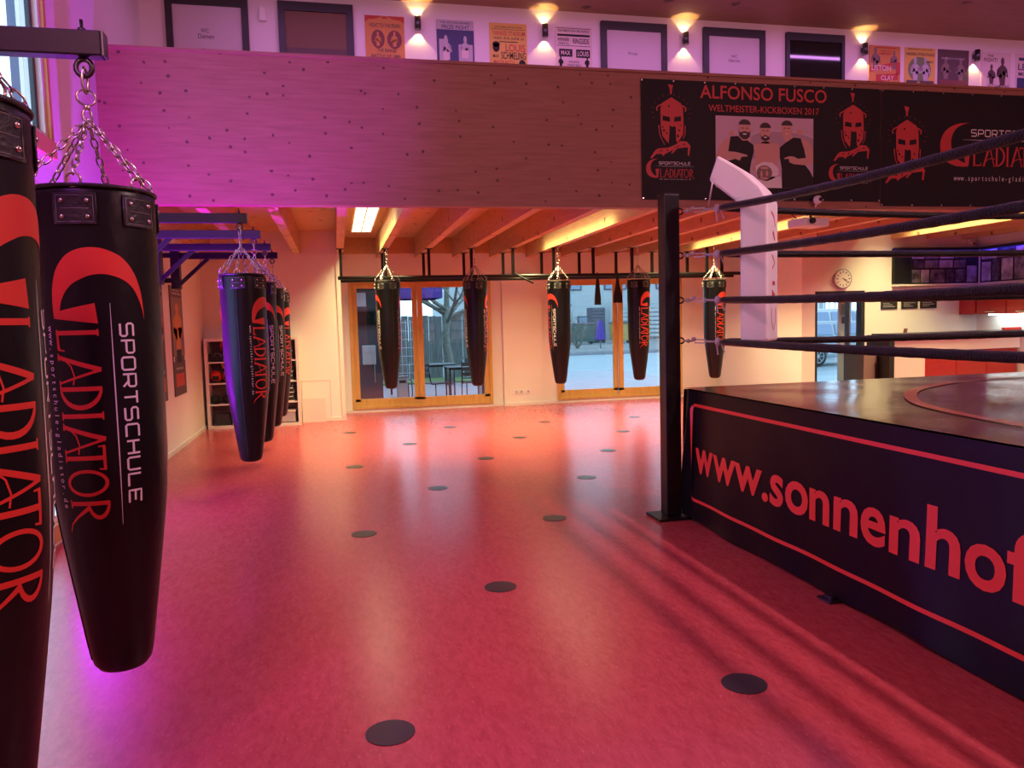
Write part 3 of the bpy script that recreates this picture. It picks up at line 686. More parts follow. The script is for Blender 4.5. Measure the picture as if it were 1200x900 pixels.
# ------------------------------------------------------------------ banners on the parapet
YB = YP - .012
def emblem(parent, cx, cz, w_, h_, Y, name='helmet_emblem'):
    T = lambda x, y: (cx + (x - 335) / 430 * w_, cz + (460 - y) / 780 * h_)
    F = Flat()
    F.poly([(340, 205), (440, 265), (462, 320), (468, 480), (462, 590), (430, 640), (400, 680), (387, 660), (383, 520), (370, 505), (345, 515), (318, 500), (314, 600), (306, 690), (240, 610), (225, 500), (222, 330), (240, 268)])
    F.poly([(305, 70), (360, 80), (346, 130), (344, 172), (326, 172), (325, 130)])
    F.stroke([(188, 350), (184, 315), (205, 298), (240, 282)], 14, step=30); F.stroke([(488, 350), (492, 315), (475, 300), (440, 284)], 14, step=30)
    F.stroke([(205, 500), (212, 590), (235, 650), (265, 705)], 12, 6, step=30); F.stroke([(485, 500), (482, 590), (460, 640)], 12, 6, step=30)
    F.poly([(110, 845), (160, 770), (190, 745), (300, 735), (380, 700), (430, 660), (500, 665), (540, 710), (525, 815), (508, 810), (512, 725), (470, 730), (400, 740), (345, 795), (330, 790), (360, 752), (270, 800), (245, 825), (230, 800), (175, 803), (130, 850)])
    for k in range(14):
        a = radians(200 - 17 * k) if k < 7 else radians(-20 + 17 * (k - 7)); x, y = 340 + 190 * cos(a), 360 - 170 * sin(a)
        F.stroke([(x, y), (x + 26 * cos(a), y - 26 * sin(a))], 3, 1, step=40)
    e = F.xf(T).build(name, 'bannerred', parent, on_y(Y))
    for q in ([(245, 400), (320, 412), (325, 462), (245, 452)], [(370, 412), (440, 400), (440, 450), (365, 462)]): Flat().poly(q).xf(T).build('eye_slot', 'vinyl', e, on_y(Y - .0008))
    G = Flat()
    for x, y, r in ((312, 300, 9), (258, 555, 11), (288, 582, 8), (420, 550, 9), (405, 610, 12), (245, 520, 8), (440, 500, 6)): G.ell(x, y, r, r * 1.3, 8)
    for p in ([(200, 770), (240, 762), (235, 775)], [(280, 760), (300, 748), (295, 775)], [(350, 745), (420, 705), (410, 722)], [(455, 690), (490, 690), (470, 705)]): G.poly(p)
    tag(G.xf(T).build('emblem_speckle', 'vinyl', e, on_y(Y - .0008)), kind='stuff'); return e
def banner(x0, x1, z0, z1, label):
    b = empty('banner', ((x0 + x1) / 2, YP - .005, z0), label, 'banner', 'vinyl banners on the parapet')
    s = MB(); nx = 40; vs = []
    for j in range(7):
        for i in range(nx + 1):
            x = x0 + (x1 - x0) * i / nx; z = z0 + (z1 - z0) * j / 6; vs.append((x, YB + .003 * sin(x * 7 + z * 3) * sin(z * 2) * .6, z))
    s.add(vs, [(j * (nx + 1) + i, j * (nx + 1) + i + 1, (j + 1) * (nx + 1) + i + 1, (j + 1) * (nx + 1) + i) for j in range(6) for i in range(nx)], True)
    s.build('sheet', 'vinyl', b)
    nn = int((x1 - x0) / .38)
    gm = None
    for i in range(nn + 1):
        for z in (z0 + .014, z1 - .014):
            x = x0 + .014 + (x1 - x0 - .028) * i / nn
            MB().lathe([(.008, YB - .007), (.011, YB - .004), (.011, YB)], (x, 0, z), 8, 'y').build('grommet', 'chrome', b)
    return b
YI = YB - .0035
b1 = banner(3.415, 6.48, 2.95, 4.275, 'black banner with team photo, red title and two red helmet emblems')
F = Flat(); F.text('ALFONSO FUSCO', 4.13, 4.085, 5.745, 4.235, .012); F.text('WELTMEISTER-KICKBOXEN 2017', 4.235, 3.945, 5.645, 4.02, .006); F.build('title_lettering', 'bannerred', b1, on_y(YI))
emblem(b1, 3.775, 3.815, .49, .82, YI); emblem(b1, 6.095, 3.82, .49, .80, YI)
wordmark(b1, on_y(YI), .86, 3.632, 3.195, .098); wordmark(b1, on_y(YI), .86, 5.94, 3.185, .096)
ph = box('team_photo', 'lilac', b1, 4.32, 5.57, YI - .001, YI + .001, 3.095, 3.90)
def T(x, y): return (4.32 + (x - 95) / 1055 * 1.25, 3.90 - (y - 40) / 780 * .805)
def pp(name, m, polys, lvl):
    for p in polys:
        F = Flat()
        if isinstance(p, tuple): F.ell(*p)
        else: F.poly(p)
        F.xf(T).build(name, m, ph, on_y(YI - .0015 - .0004 * lvl))
pp('arch', 'doorleaf', [[(470, 230), (560, 190), (700, 175), (1000, 190), (1150, 240), (1150, 330), (470, 330)]], 0)
W_['archp'] = mat('printed_arch', (.46, .33, .41), .55)
pp('arch_shade', 'archp', [[(470, 250), (560, 210), (700, 195), (1000, 210), (1150, 260), (1150, 500), (470, 500)]], 1)
pp('printed_body', 'skin', [[(500, 350), (600, 310), (650, 310), (760, 330), (790, 370), (775, 480), (745, 560), (735, 640), (530, 640), (480, 620), (515, 520)],
    [(255, 265), (180, 300), (130, 380), (100, 470), (105, 520), (300, 505), (345, 525), (370, 482), (430, 477), (428, 462), (350, 440), (300, 430), (225, 425), (300, 320)],
    [(1000, 265), (1090, 290), (1140, 370), (1150, 470), (1150, 540), (1060, 560), (930, 550), (885, 530), (880, 492), (830, 497), (830, 485), (880, 465), (930, 465), (980, 490), (1030, 475), (1000, 390)],
    [(585, 260), (660, 260), (670, 330), (575, 330)], [(340, 230), (450, 230), (450, 310), (340, 310)], [(810, 240), (900, 220), (940, 260), (850, 315)]], 2)
pp('printed_shirt', 'black', [[(250, 262), (330, 255), (380, 305), (430, 300), (495, 350), (500, 420), (470, 540), (455, 640), (525, 820), (200, 820), (190, 540), (300, 505), (345, 525), (370, 482), (430, 477), (428, 462), (350, 440), (300, 430), (225, 425)],
    [(930, 255), (1010, 262), (1050, 390), (1068, 478), (980, 490), (930, 465), (880, 465), (830, 485), (830, 497), (880, 492), (885, 530), (930, 550), (1060, 560), (1110, 620), (1150, 700), (1150, 820), (805, 820), (800, 600), (780, 480), (778, 370), (850, 310)]], 3)
pp('printed_cloth', 'plwhite', [[(520, 700), (790, 690), (805, 820), (515, 820)], [(515, 580), (600, 533), (700, 540), (765, 600), (770, 670), (700, 720), (640, 745), (530, 720)]], 4)
pp('belt_medal', 'midp', [(612, 655, 85, 85)], 5); pp('belt_detail', 'skin', [(612, 600, 45, 14), (580, 670, 12, 40), (640, 660, 14, 30), (612, 715, 40, 10)], 6)
pp('printed_face', 'skin', [(400, 178, 62, 100), (622, 205, 58, 100), (857, 172, 60, 102), (262, 228, 32, 28), (1000, 195, 34, 30)], 6)
pp('printed_hair', 'hair', [(400, 130, 64, 58, 14, 180, 360), (622, 160, 61, 60, 14, 180, 360), (857, 125, 62, 56, 14, 180, 360), [(335, 190), (350, 215), (400, 200), (450, 215), (465, 190), (455, 260), (420, 290), (380, 290), (345, 255)],
    [(565, 215), (580, 260), (622, 235), (664, 260), (680, 215), (665, 285), (622, 308), (580, 285)], (378, 168, 14, 5), (424, 168, 14, 5), (602, 190, 13, 5), (645, 190, 13, 5), (832, 155, 13, 5), (876, 155, 13, 5)], 7)
pp('printed_smile', 'plwhite', [(400, 232, 22, 8), (622, 262, 18, 7), (855, 218, 16, 5)], 8)
b2 = banner(6.49, 9.9, 2.90, 4.275, 'long black banner with large red wordmark and one helmet emblem')
emblem(b2, 6.84, 3.63, .56, .92, YI)
F = webline().xf(lambda u, v: (-1.13 + (u + .09) * 1.27, -.72 + (v + .24) * 1.75)); wordmark(b2, on_y(YI), .97, 7.79, 3.395, .248, web=F)
# camera globe below the banner, projector
c = empty('security_camera', (5.595, 8.3, 2.92), 'white round camera on the parapet below the team photo', 'camera')
MB().ball((5.595, 8.28, 2.955), .052, 16).build('globe', 'plwhite', c); MB().lathe([(.022, -.004), (.022, .012)], (5.60, 8.222, 2.955), 14, 'y').build('lens', 'black', c); MB().tube([(5.595, 8.30, 2.91), (5.595, 8.33, 2.88)], .014, 8).build('neck', 'plwhite', c)
p = empty('projector', (5.42, 8.1, 2.62), 'white ceiling projector hanging under the gallery edge', 'projector')
pb = MB().prism([(5.235, 7.98), (5.60, 8.06), (5.55, 8.34), (5.185, 8.26)], lambda u, v: (u, v, 2.62), lambda u, v: (u, v, 2.71)).build('housing', 'plwhite', p, .01)
MB().lathe([(.035, 0), (.035, .03), (.028, .03)], (5.33, 7.965, 2.675), 14, 'y').build('lens', 'black', p); MB().tube([(5.45, 8.2, 2.70), (5.45, 8.2, 2.80), (5.55, 8.42, 2.80), (5.55, 8.42, 2.875)], .014, 8).build('mount', 'bsteel', p)
box('ceiling_plate', 'bsteel', p, 5.36, 5.52, 8.12, 8.28, 2.71, 2.725); MB().tube([(5.28, 8.2, 2.71), (5.25, 8.3, 2.80), (5.4, 8.44, 2.86)], .005, 6).build('cable', 'black', p)

# ------------------------------------------------------------------ gallery wall: lamps, posters
for i, (x, up) in enumerate(((1.19, 1), (2.885, 1), (4.909, 1), (7.75, 1), (9.70, 0))):
    l = empty('wall_lamp', (x, 10.4, 5.40), 'small cylinder wall lamp glowing %s, %s from the left on the gallery wall' % ('up and down' if up else 'downwards only', ['first', 'second', 'third', 'fourth', 'fifth'][i]), 'wall lamp', 'gallery wall lamps')
    t = MB(); t.lathe([(.026, 5.40), (.04, 5.40), (.04, 5.56), (.026, 5.56), (.026, 5.50), (.026, 5.46)], (x, 10.325, 0), 20); t.build('cylinder', 'dsteel', l); box('bracket', 'dsteel', l, x - .02, x + .02, 10.35, 10.4, 5.45, 5.51)
    for s in ((1, -1) if up else (-1,)):
        z = 5.545 if s > 0 else 5.415
        bu = MB().lathe([(.022, z - .004), (.022, z + .004)], (x, 10.325, 0), 14).build('bulb', mat('warm_bulb', (1, .9, .7), emit=(1, .72, .30), estr=55), l)
        sp = light('lamp_light', 'SPOT', (x, 10.37, 5.565 if s > 0 else 5.395), (1, .62, .22), 9 if s < 0 else 8, .008, spot_size=radians(92), spot_blend=.2)
        sp.rotation_euler = (0 if s < 0 else pi, 0, 0); sp.parent = l; sp.location = Vector(sp.location) - l.location
tag(box('emergency_light', 'plwhite', None, -.765, -.68, 10.35, 10.4, 5.41, 5.575, bevel=.006), 'small upright white box on the gallery wall between two doors', 'wall box')

def boxer(F, x, z, h, flip=1):
    """a plain printed boxer, waist up"""
    q = lambda a, b: (x + a * h * flip, z + b * h)
    F.ell(x, z + .80 * h, .10 * h, .14 * h, 12)
    F.poly([q(-.08, .68), q(.08, .68), q(.24, .58), q(.28, .38), q(.20, .30), q(.14, .05), q(.15, 0), q(-.15, 0), q(-.14, .05), q(-.18, .35), q(-.24, .58)])
    F.stroke([q(.24, .54), q(.30, .32), q(.12, .30)], .10 * h, .07 * h, step=h); F.stroke([q(-.22, .54), q(-.28, .30), q(-.10, .38)], .10 * h, .07 * h, step=h)
    F.ell(*q(.10, .32), .075 * h, .075 * h, 10); F.ell(*q(-.08, .42), .075 * h, .075 * h, 10)
def poster(x0, x1, z0, z1, m, label, layers, Y=10.4):
    p = empty('boxing_poster', ((x0 + x1) / 2, Y, z0), label, 'poster', 'posters on the gallery wall')
    box('sheet', m, p, x0, x1, Y - .012, Y, z0, z1)
    wd, ht = x1 - x0, z1 - z0
    for k, (nm, mm, fn) in enumerate(layers):
        for f1 in (fn if isinstance(fn, list) else [fn]):
            F = Flat(); f1(F); F.xf(lambda u, v: (x0 + u * wd, z0 + v * ht)); F.build(nm, mm, p, on_y(Y - .0128 - .0006 * k))
    return p
def bx2(*bs): return [lambda F, b=b: boxer(F, *b) for b in bs]
def txt(*ts): return [lambda F, t=t: F.text(t[0], t[1], t[2], t[3], t[4], .012) if isinstance(t[0], str) else F.rect(*t) for t in ts]
def els(*e): return [lambda F, a=a: F.ell(*a) for a in e]
Z0, Z1 = 4.84, 5.565
poster(.52, 1.02, Z0, Z1, 'orange', 'orange boxing poster with two oval portraits, leftmost on the gallery wall', [
    ('drapes', 'redp', lambda F: (F.poly([(0, 1), (.45, 1), (.3, .95), (.1, .93), (0, .88)]), F.poly([(.55, 1), (1, 1), (1, .88), (.9, .93), (.7, .95)]), F.ell(.5, .97, .08, .02))),
    ('oval', 'brownink', els((.32, .60, .17, .16), (.74, .60, .19, .16))), ('boxer', 'orange', bx2((.32, .48, .26), (.74, .48, .28, -1))),
    ('lettering', 'darkp', txt(('FIGHT TO THE FINISH', .12, .80, .90, .87), ('THE BARGE', .28, .38, .78, .44), ('BATTLE OF 1889', .14, .28, .88, .34)))])
poster(1.437, 1.928, Z0, Z1, 'bluep', 'dark blue boxing poster with pale title and two standing boxers', [
    ('band', 'palegrey', txt((0, .83, 1, 1), (.06, .28, .30, .66), (.58, .28, .96, .58))), ('boxer', 'palegrey', bx2((.24, .30, .46), (.76, .30, .46, -1))), ('trunks', 'cream', txt((.16, .30, .34, .44), (.66, .34, .84, .48))),
    ('lettering', 'bluep', txt(('PRIZE FIGHT', .14, .84, .88, .91), ('THE UNCONQUERABLE', .1, .93, .9, .97)))])
poster(2.138, 2.647, Z0, Z1, 'yellow', 'yellow boxing poster with red and black names', [
    ('red_lettering', 'redp', txt(('YANKEE STADIUM', .08, .78, .94, .86), ('LOUIS', .42, .50, .95, .63), ('MASTER BATTLE', .1, .28, .66, .34))), ('portrait', 'black', els((.17, .56, .09, .08), (.17, .62, .10, .05), (.86, .29, .09, .07))),
    ('black_lettering', 'black', txt(('SCHMELING', .30, .36, .96, .49), ('WED. EVE. JUNE 22', .1, .70, .92, .75), ('MAX', .08, .38, .24, .44), ('JACOBS SPORTING', .14, .91, .88, .94), (.05, .885, .95, .892), (.25, .66, .75, .675)))])
poster(3.039, 3.559, Z0, Z1, 'cream', 'pale boxing poster with black lettering and two black picture blocks', [
    ('blocks', 'black', txt((.10, .46, .46, .60), (.56, .45, .94, .60), (.06, .83, .94, .87), (.04, .97, .96, .98), (.04, .655, .96, .665))), ('boxer', 'black', bx2((.14, .27, .22), (.86, .27, .22, -1))),
    ('lettering', 'black', txt(('RINGSIDE', .48, .70, .92, .80), ('EXHIBITION BOXING', .08, .91, .92, .95), ('WINNER', .06, .74, .38, .80), ('TAKES ALL', .08, .68, .38, .72), ('8 ROUNDS', .36, .35, .64, .39), ('1 FIGHT ONLY', .3, .29, .7, .33))), ('reversed_lettering', 'cream', txt(('LOUIS', .60, .48, .9, .57), ('MAX', .15, .49, .4, .57)))])
poster(7.866, 8.398, Z0, Z1, 'orange', 'orange boxing poster with large pale LISTON and CLAY on red bands', [
    ('boxer', 'midp', bx2((.20, .52, .48), (.80, .54, .40, -1))), ('red_band', 'redp', lambda F: (F.poly([(0, .46), (.78, .58), (.80, .68), (0, .56)]), F.poly([(.22, .27), (.92, .33), (.94, .46), (.22, .42)]), F.rect(.86, .44, 1, .68))),
    ('lettering', 'cream', lambda F: (F.text('LISTON', .08, .50, .70, .61, .02), F.text('CLAY', .38, .31, .80, .41, .02))), ('small_lettering', 'redp', txt(('WORLD TITLE', .34, .88, .70, .91), ('CHAMPIONSHIP', .28, .82, .7, .86), (.2, .95, .86, .97)))])
poster(8.478, 9.01, Z0, Z1, 'yellow', 'yellow boxing poster with green disc behind two boxers', [
    ('disc', 'green', els((.48, .56, .38, .26))), ('boxer', 'palegrey', bx2((.34, .34, .50), (.68, .34, .50, -1))), ('lettering', 'darkp', txt(('HANDBALL WORLD PALACE', .04, .84, .96, .90), ('MEDISON SQUARE', .1, .95, .9, .98), ('8 MAI', .68, .70, .92, .75), (.05, .28, .4, .34), (.5, .28, .95, .34)))])
poster(9.06, 9.606, Z0, Z1, 'darkp', 'dark brown boxing poster with two faint boxers', [
    ('boxer', 'midp', bx2((.25, .40, .48), (.74, .38, .48, -1))), ('lettering', 'palegrey', txt(('RUMBLE IN A JUNGLE', .12, .79, .86, .84))), ('ground', 'brownink', txt((.05, .28, .95, .38)))])
poster(9.84, 10.372, Z0, Z1, 'cream', 'pale pink boxing poster reading THE FIGHT with two boxers', [
    ('boxer', 'darkp', bx2((.34, .34, .44), (.72, .32, .62, -1))), ('lettering', 'darkp', txt(('THE', .18, .90, .40, .95), ('FIGHT!', .07, .80, .54, .88), ('OF CHAMPIONS', .2, .27, .95, .33)))])
poster(10.469, 10.99, Z0, Z1, 'cream', 'pale boxing poster with blue block, rightmost on the gallery wall', [
    ('block', 'bluep', txt((.05, .28, .95, .5), (.1, .86, .95, .92))), ('boxer', 'orange', bx2((.4, .28, .3))), ('lettering', 'bluep', txt(('LEWIS', .08, .66, .9, .8), ('MONDAY', .1, .54, .9, .62)))])

# ------------------------------------------------------------------ left wall banners under the gallery
for i, (y0, y1) in enumerate(((10.15, 10.67), (11.13, 11.96))):
    if i == 1: y1 = 11.95
    p = empty('fighter_banner', (-2.14, (y0 + y1) / 2, .73), 'tall dark fighter banner on the left wall, %s' % ('nearer one, half behind the big bag', 'farther one, orange torso in full view')[i], 'wall banner', 'tall banners on the left wall')
    box('sheet', 'darkp', p, -2.148, -2.138, y0, y1, .73, 2.225)
    wd = y1 - y0; mp = lambda u, v: (-2.1372, y0 + u * wd, .73 + v * 1.495)
    F = Flat(); F.text('SPORTSCHULE', .2, .955, .8, .97); F.text('THAIBOXEN', .12, .925, .88, .943); F.text('SPORTSCHULE', .2, .235, .8, .255); F.build('lettering', 'whiteprint', p, mp)
    F = Flat()
    if i == 0: F.poly([(0, .62), (.5, .86), (1, .90), (1, .56), (.6, .45), (.4, .36), (0, .36)])
    else: F.rect(.08, .36, .92, .9)
    F.build('backdrop', 'midp', p, mp)
    F = Flat(); F.ell(.5, .80, .13, .05, 14); F.poly([(.42, .76), (.58, .76), (.80, .70), (.86, .58), (.72, .54), (.70, .42), (.3, .42), (.28, .54), (.14, .58), (.2, .70)]); F.stroke([(.2, .68), (.16, .58), (.45, .55)], .1, step=.3); F.stroke([(.8, .68), (.84, .58), (.55, .57)], .1, step=.3)
    F.build('fighter', ('skin2', 'orange')[i], p, lambda u, v: (-2.1366, y0 + u * wd, .73 + v * 1.495))
    F = Flat(); F.rect(.3, .30, .7, .42); F.build('trunks', 'black', p, lambda u, v: (-2.136, y0 + u * wd, .73 + v * 1.495))
    F = Flat(); F.poly([(.15, .20), (.85, .20), (.85, .08), (.15, .08)]); F.build('logo_patch', 'redp', p, lambda u, v: (-2.1364, y0 + u * wd, .73 + v * 1.495))
    if i: MB().box(-2.137, -2.13, y0 + .01, y0 + .06, 1.20, 1.27).box(-2.137, -2.13, y1 - .06, y1 - .01, 1.20, 1.27).build('clip', 'plwhite', p)

# ------------------------------------------------------------------ shelf unit with gear
SX0, SX1, SY0, SY1 = -2.10, -.63, 13.36, 13.745
sh = empty('shelf_unit', ((SX0 + SX1) / 2, 13.55, 0), 'white open cube shelf unit standing in the rear left corner', 'shelf')
MB().box(SX0, SX1, SY0, SY1, 0, .05).build('bottom', 'white', sh); MB().box(SX0, SX1, SY0, SY1, 1.43, 1.475).build('top', 'white', sh)
for x in (SX0, SX1 - .045): box('side', 'white', sh, x, x + .045, SY0, SY1, .05, 1.43)
cw = (SX1 - SX0 - .09) / 4; chh = 1.38 / 4
for i in range(1, 4): box('divider', 'white', sh, SX0 + .045 + cw * i - .009, SX0 + .045 + cw * i + .009, SY0 + .005, SY1, .05, 1.43)
for j in range(1, 4): box('shelf_board', 'white', sh, SX0 + .045, SX1 - .045, SY0 + .003, SY1, .05 + chh * j - .011, .05 + chh * j + .011)
box('back_panel', 'midp', sh, SX0 + .02, SX1 - .02, SY1 - .006, SY1 - .001, .03, 1.45)
W_['gearred'] = mat('red_vinyl', (.62, .035, .02), .35); W_['gearyel'] = mat('yellow_vinyl', (.75, .42, .04), .4); W_['gearor'] = mat('rust_vinyl', (.45, .09, .03), .4)
def cell(c, r): return SX0 + .045 + cw * (c + .5), .05 + chh * r + .012
def glove(x, z, m, lab, yy=13.5, rot=0):
    g = empty('boxing_glove', (x, yy, z), lab, 'glove', 'gloves in the shelf unit')
    MB().ball((x, yy, z + .075), .075, 14, (1, 1.35, 1)).build('fist', m, g); MB().tube([(x + .06, yy - .03, z + .09), (x + .085, yy - .06, z + .075), (x + .07, yy - .10, z + .06)], [.03, .03, .022], 8).build('thumb', m, g)
    MB().lathe([(.05, .07), (.058, .16)], (x, yy, z + .065), 14, 'y').build('cuff', 'black', g)
def helmet(x, z, m, lab, yy=13.52):
    g = empty('head_guard', (x, yy, z), lab, 'head guard', 'head guards in the shelf unit')
    MB().ball((x, yy, z + .10), .10, 16, (.95, 1.05, 1)).build('shell', m, g); box('face_opening', 'black', g, x - .05, x + .05, yy - .104, yy - .06, z + .05, z + .12, bevel=.01); box('chin_strap', 'black', g, x - .06, x + .06, yy - .09, yy - .03, z + .004, z + .03)
def gearbag(x, z, wd, hh, m, lab, yy=13.55):
    g = empty('gear_bag', (x, yy, z), lab, 'bag', 'gear bags in the shelf unit')
    MB().box(x - wd / 2, x + wd / 2, yy - .13, yy + .13, z, z + hh).build('body', m, g, .035); MB().tube([(x - wd * .2, yy - .131, z + hh * .6), (x - wd * .12, yy - .15, z + hh * .92), (x + wd * .12, yy - .15, z + hh * .92), (x + wd * .2, yy - .131, z + hh * .6)], .008, 6).build('handle', 'piping', g)
x, z = cell(0, 3); gearbag(x - .02, z, .28, .15, 'black', 'low black bag in the top left shelf cell'); helmet(x + .10, z + .15, 'gearred', 'red head guard on the black bag, top left shelf cell', 13.52)
x, z = cell(0, 2); helmet(x - .07, z, 'gearred', 'red head guard in the second shelf row, left'); helmet(x + .11, z, 'gearor', 'rust red head guard beside the red one, second shelf row'); helmet(x + .105, z + .20, 'gearyel', 'yellow head guard perched on the rust red one', 13.53)
x, z = cell(0, 1); glove(x - .10, z, 'black', 'black glove at the left in the third shelf row'); glove(x + .09, z, 'black', 'black glove at the right in the third shelf row')
x, z = cell(0, 0); b = empty('wire_basket', (x, 13.55, z), 'dark trapezoid basket in the bottom left shelf cell', 'basket')
MB().prism([(-.13, 0), (.13, 0), (.10, .18), (-.10, .18)], lambda u, v: (x + .01 + u, 13.42, z + v), lambda u, v: (x + .01 + u, 13.68, z + v)).build('body', 'doorframe', b); MB().tube([(x - .10, 13.415, z + .18), (x + .12, 13.415, z + .18)], .007, 6).build('rim', 'dsteel', b)
for r in (3, 2, 1):
    x, z = cell(3, r); nm = {3: 'top', 2: 'second', 1: 'third'}[r]
    for k in range(4):
        s = empty('shoe', (x + .06, 13.5, z + .03 + k * .07), 'black and white shoe, %s of the stack in the %s right shelf cell' % (['lowest', 'second', 'third', 'topmost'][k], nm), 'shoe', 'shoes stacked in the shelf unit')
        zz = z + k * .07; xx = x + (.05 if k % 2 else .07)
        MB().prism([(-.13, 0), (.12, 0), (.13, .02), (.06, .045), (-.02, .06), (-.12, .06)], lambda u, v: (xx + v * .0 - .045, 13.5 + u, zz + v + .012), lambda u, v: (xx + .045, 13.5 + u, zz + v + .012)).build('upper', 'black', s, .006); box('sole', 'plwhite', s, xx - .048, xx + .048, 13.37, 13.63, zz, zz + .014)
        MB().bar((xx - .046, 13.45, zz + .035), (xx + .046, 13.45, zz + .05), .012, .012).bar((xx - .046, 13.40, zz + .03), (xx + .046, 13.40, zz + .04), .012, .012).build('stripe', 'plwhite', s)
x, z = cell(3, 0); b = empty('storage_box', (x, 13.5, z), 'pale lidded storage box in the bottom right shelf cell', 'box'); box('tub', 'palegrey', b, x - .15, x + .12, 13.38, 13.68, z, z + .17, bevel=.01); box('lid', 'white', b, x - .16, x + .13, 13.37, 13.69, z + .17, z + .19)
for c_, r in ((1, 3), (1, 2), (2, 1), (2, 3), (1, 0), (2, 0), (1, 1), (2, 2)):
    x, z = cell(c_, r); gearbag(x, z, .26, .16, 'black' if (c_ + r) % 2 else 'darkp', 'folded dark gear bag, %s middle column, %s shelf row' % (('', 'left', 'right')[c_], ('bottom', 'third', 'second', 'top')[r]))
# hatch and leaning board on the alcove wall
h = S(empty('trim_4', (-.37, 13.75, .09), None, None)); f = MB(); f.box(-.625, -.61, 13.742, 13.75, .07, .71); f.box(-.15, -.135, 13.742, 13.75, .07, .71); f.box(-.625, -.135, 13.742, 13.75, .695, .71); f.build('hatch_edge', 'cream', h); box('hatch_panel', 'wall', h, -.61, -.15, 13.745, 13.752, .07, .695)
bd = MB().prism([(0, 0), (.012, 0), (.06, .40), (.048, .40)], lambda u, v: (-.62, 13.66 + u, v), lambda u, v: (-.24, 13.66 + u, v)).build('leaning_board', 'cream', None); tag(bd, 'small cream board leaning on the alcove wall right of the shelf unit', 'board')
for i, x in enumerate((3.365, 3.465, 3.60)):
    s = empty('wall_socket', (x, 14.69, .23), 'white wall socket low on the pillar, %s of three' % ('left', 'middle', 'right')[i], 'socket', 'sockets on the pillar'); box('plate', 'plwhite', s, x - .042, x + .042, 14.68, 14.69, .225, .31, bevel=.003); MB().lathe([(.022, -.003), (.026, .002)], (x, 14.681, .268), 12, 'y').build('insert', 'grey', s)

# ------------------------------------------------------------------ kitchen corner
KY = 11.75
c = empty('wall_clock', (8.40, KY, 2.04), 'round white wall clock above the kitchen door', 'clock'); MB().lathe([(.165, KY - .05), (.165, KY), (.15, KY)], (8.4, 0, 2.203), 32, 'y').build('case', 'chrome', c); MB().lathe([(.15, KY - .052), (.15, KY - .045)], (8.4, 0, 2.203), 32, 'y').build('face', 'plwhite', c)
for k in range(12):
    a = 2 * pi * k / 12; Flat().rect(-.008, .10, .008, .13).xf(lambda u, v: (8.4 + u * cos(a) + v * sin(a), 2.203 + v * cos(a) - u * sin(a))).build('hour_mark', 'black', c, on_y(KY - .0528))
for nm, ang, ln, wd in (('hour_hand', 112, .075, .014), ('minute_hand', 128, .115, .010)):
    a = radians(ang); Flat().rect(-wd / 2, -.02, wd / 2, ln).xf(lambda u, v: (8.4 + u * cos(a) + v * sin(a), 2.203 + v * cos(a) - u * sin(a))).build(nm, 'black', c, on_y(KY - .0545))
# picture wall panels with blue light along the top
W_['blueled'] = mat('blue_led', (.1, .1, .9), .5, emit=(.05, .04, 1), estr=30)
W_['photo1'] = mat('grey_photo', (.16, .14, .17), .5, vary=.9, vscale=9); W_['photo2'] = mat('dark_photo', (.07, .06, .08), .5, vary=.9, vscale=14); W_['photo3'] = mat('pale_photo', (.42, .38, .42), .5, vary=.7, vscale=6)
pn = empty('picture_panel', (10.25, KY, 2.10), 'black picture panel on the kitchen wall with blue light along its top', 'picture panel', 'picture panels in the kitchen corner')
box('board', 'black', pn, 9.38, 11.12, KY - .03, KY, 2.10, 2.705); box('ledge', 'white', pn, 9.38, 10.95, KY - .10, KY, 2.06, 2.09); box('light_strip', 'blueled', pn, 9.42, 11.1, KY - .075, KY - .06, 2.69, 2.70); MB().box(9.38, 11.12, KY - .085, KY - .03, 2.70, 2.715).box(9.38, 11.12, KY - .092, KY - .085, 2.672, 2.715).build('light_hood', 'black', pn)
def pics(pn, spans, Z, fy, pm):
    for k, (a, b, z0, z1) in enumerate(spans):
        o = fy(a, b, z0, z1); 
pl = [(9.42, 9.72, 2.12, 2.62, 'vinyl'), (9.76, 9.92, 2.12, 2.34, 'photo1'), (9.94, 10.10, 2.12, 2.34, 'photo3'), (10.13, 10.42, 2.12, 2.34, 'photo1'), (10.45, 10.62, 2.12, 2.34, 'photo2'), (10.65, 10.85, 2.12, 2.34, 'photo1'), (10.88, 11.08, 2.12, 2.40, 'photo3'),
      (9.80, 10.00, 2.37, 2.50, 'photo2'), (10.02, 10.28, 2.37, 2.50, 'photo1'), (10.31, 10.58, 2.37, 2.50, 'photo3'), (10.61, 10.85, 2.37, 2.50, 'photo1'), (9.76, 10.0, 2.53, 2.66, 'photo3'), (10.03, 10.3, 2.53, 2.66, 'photo1'), (10.33, 10.6, 2.53, 2.66, 'photo3'), (10.63, 10.85, 2.53, 2.66, 'photo2')]
for a, b, z0, z1, m in pl: box('picture', m, pn, a, b, KY - .036, KY - .03, z0, z1)
XS = 11.13
pn = empty('picture_panel', (XS, 10.6, 2.10), 'black picture panel on the side wall above the red cupboards, blue lit top', 'picture panel', 'picture panels in the kitchen corner')
box('board', 'black', pn, XS - .03, XS, 9.4, KY - .09, 2.10, 2.705); box('light_strip', 'blueled', pn, XS - .075, XS - .06, 9.45, KY - .1, 2.69, 2.70); MB().box(XS - .085, XS - .03, 9.4, KY - .09, 2.70, 2.715).box(XS - .092, XS - .085, 9.4, KY - .09, 2.672, 2.715).build('light_hood', 'black', pn); box('ledge', 'white', pn, XS - .1, XS, 10.9, KY - .12, 2.06, 2.09)
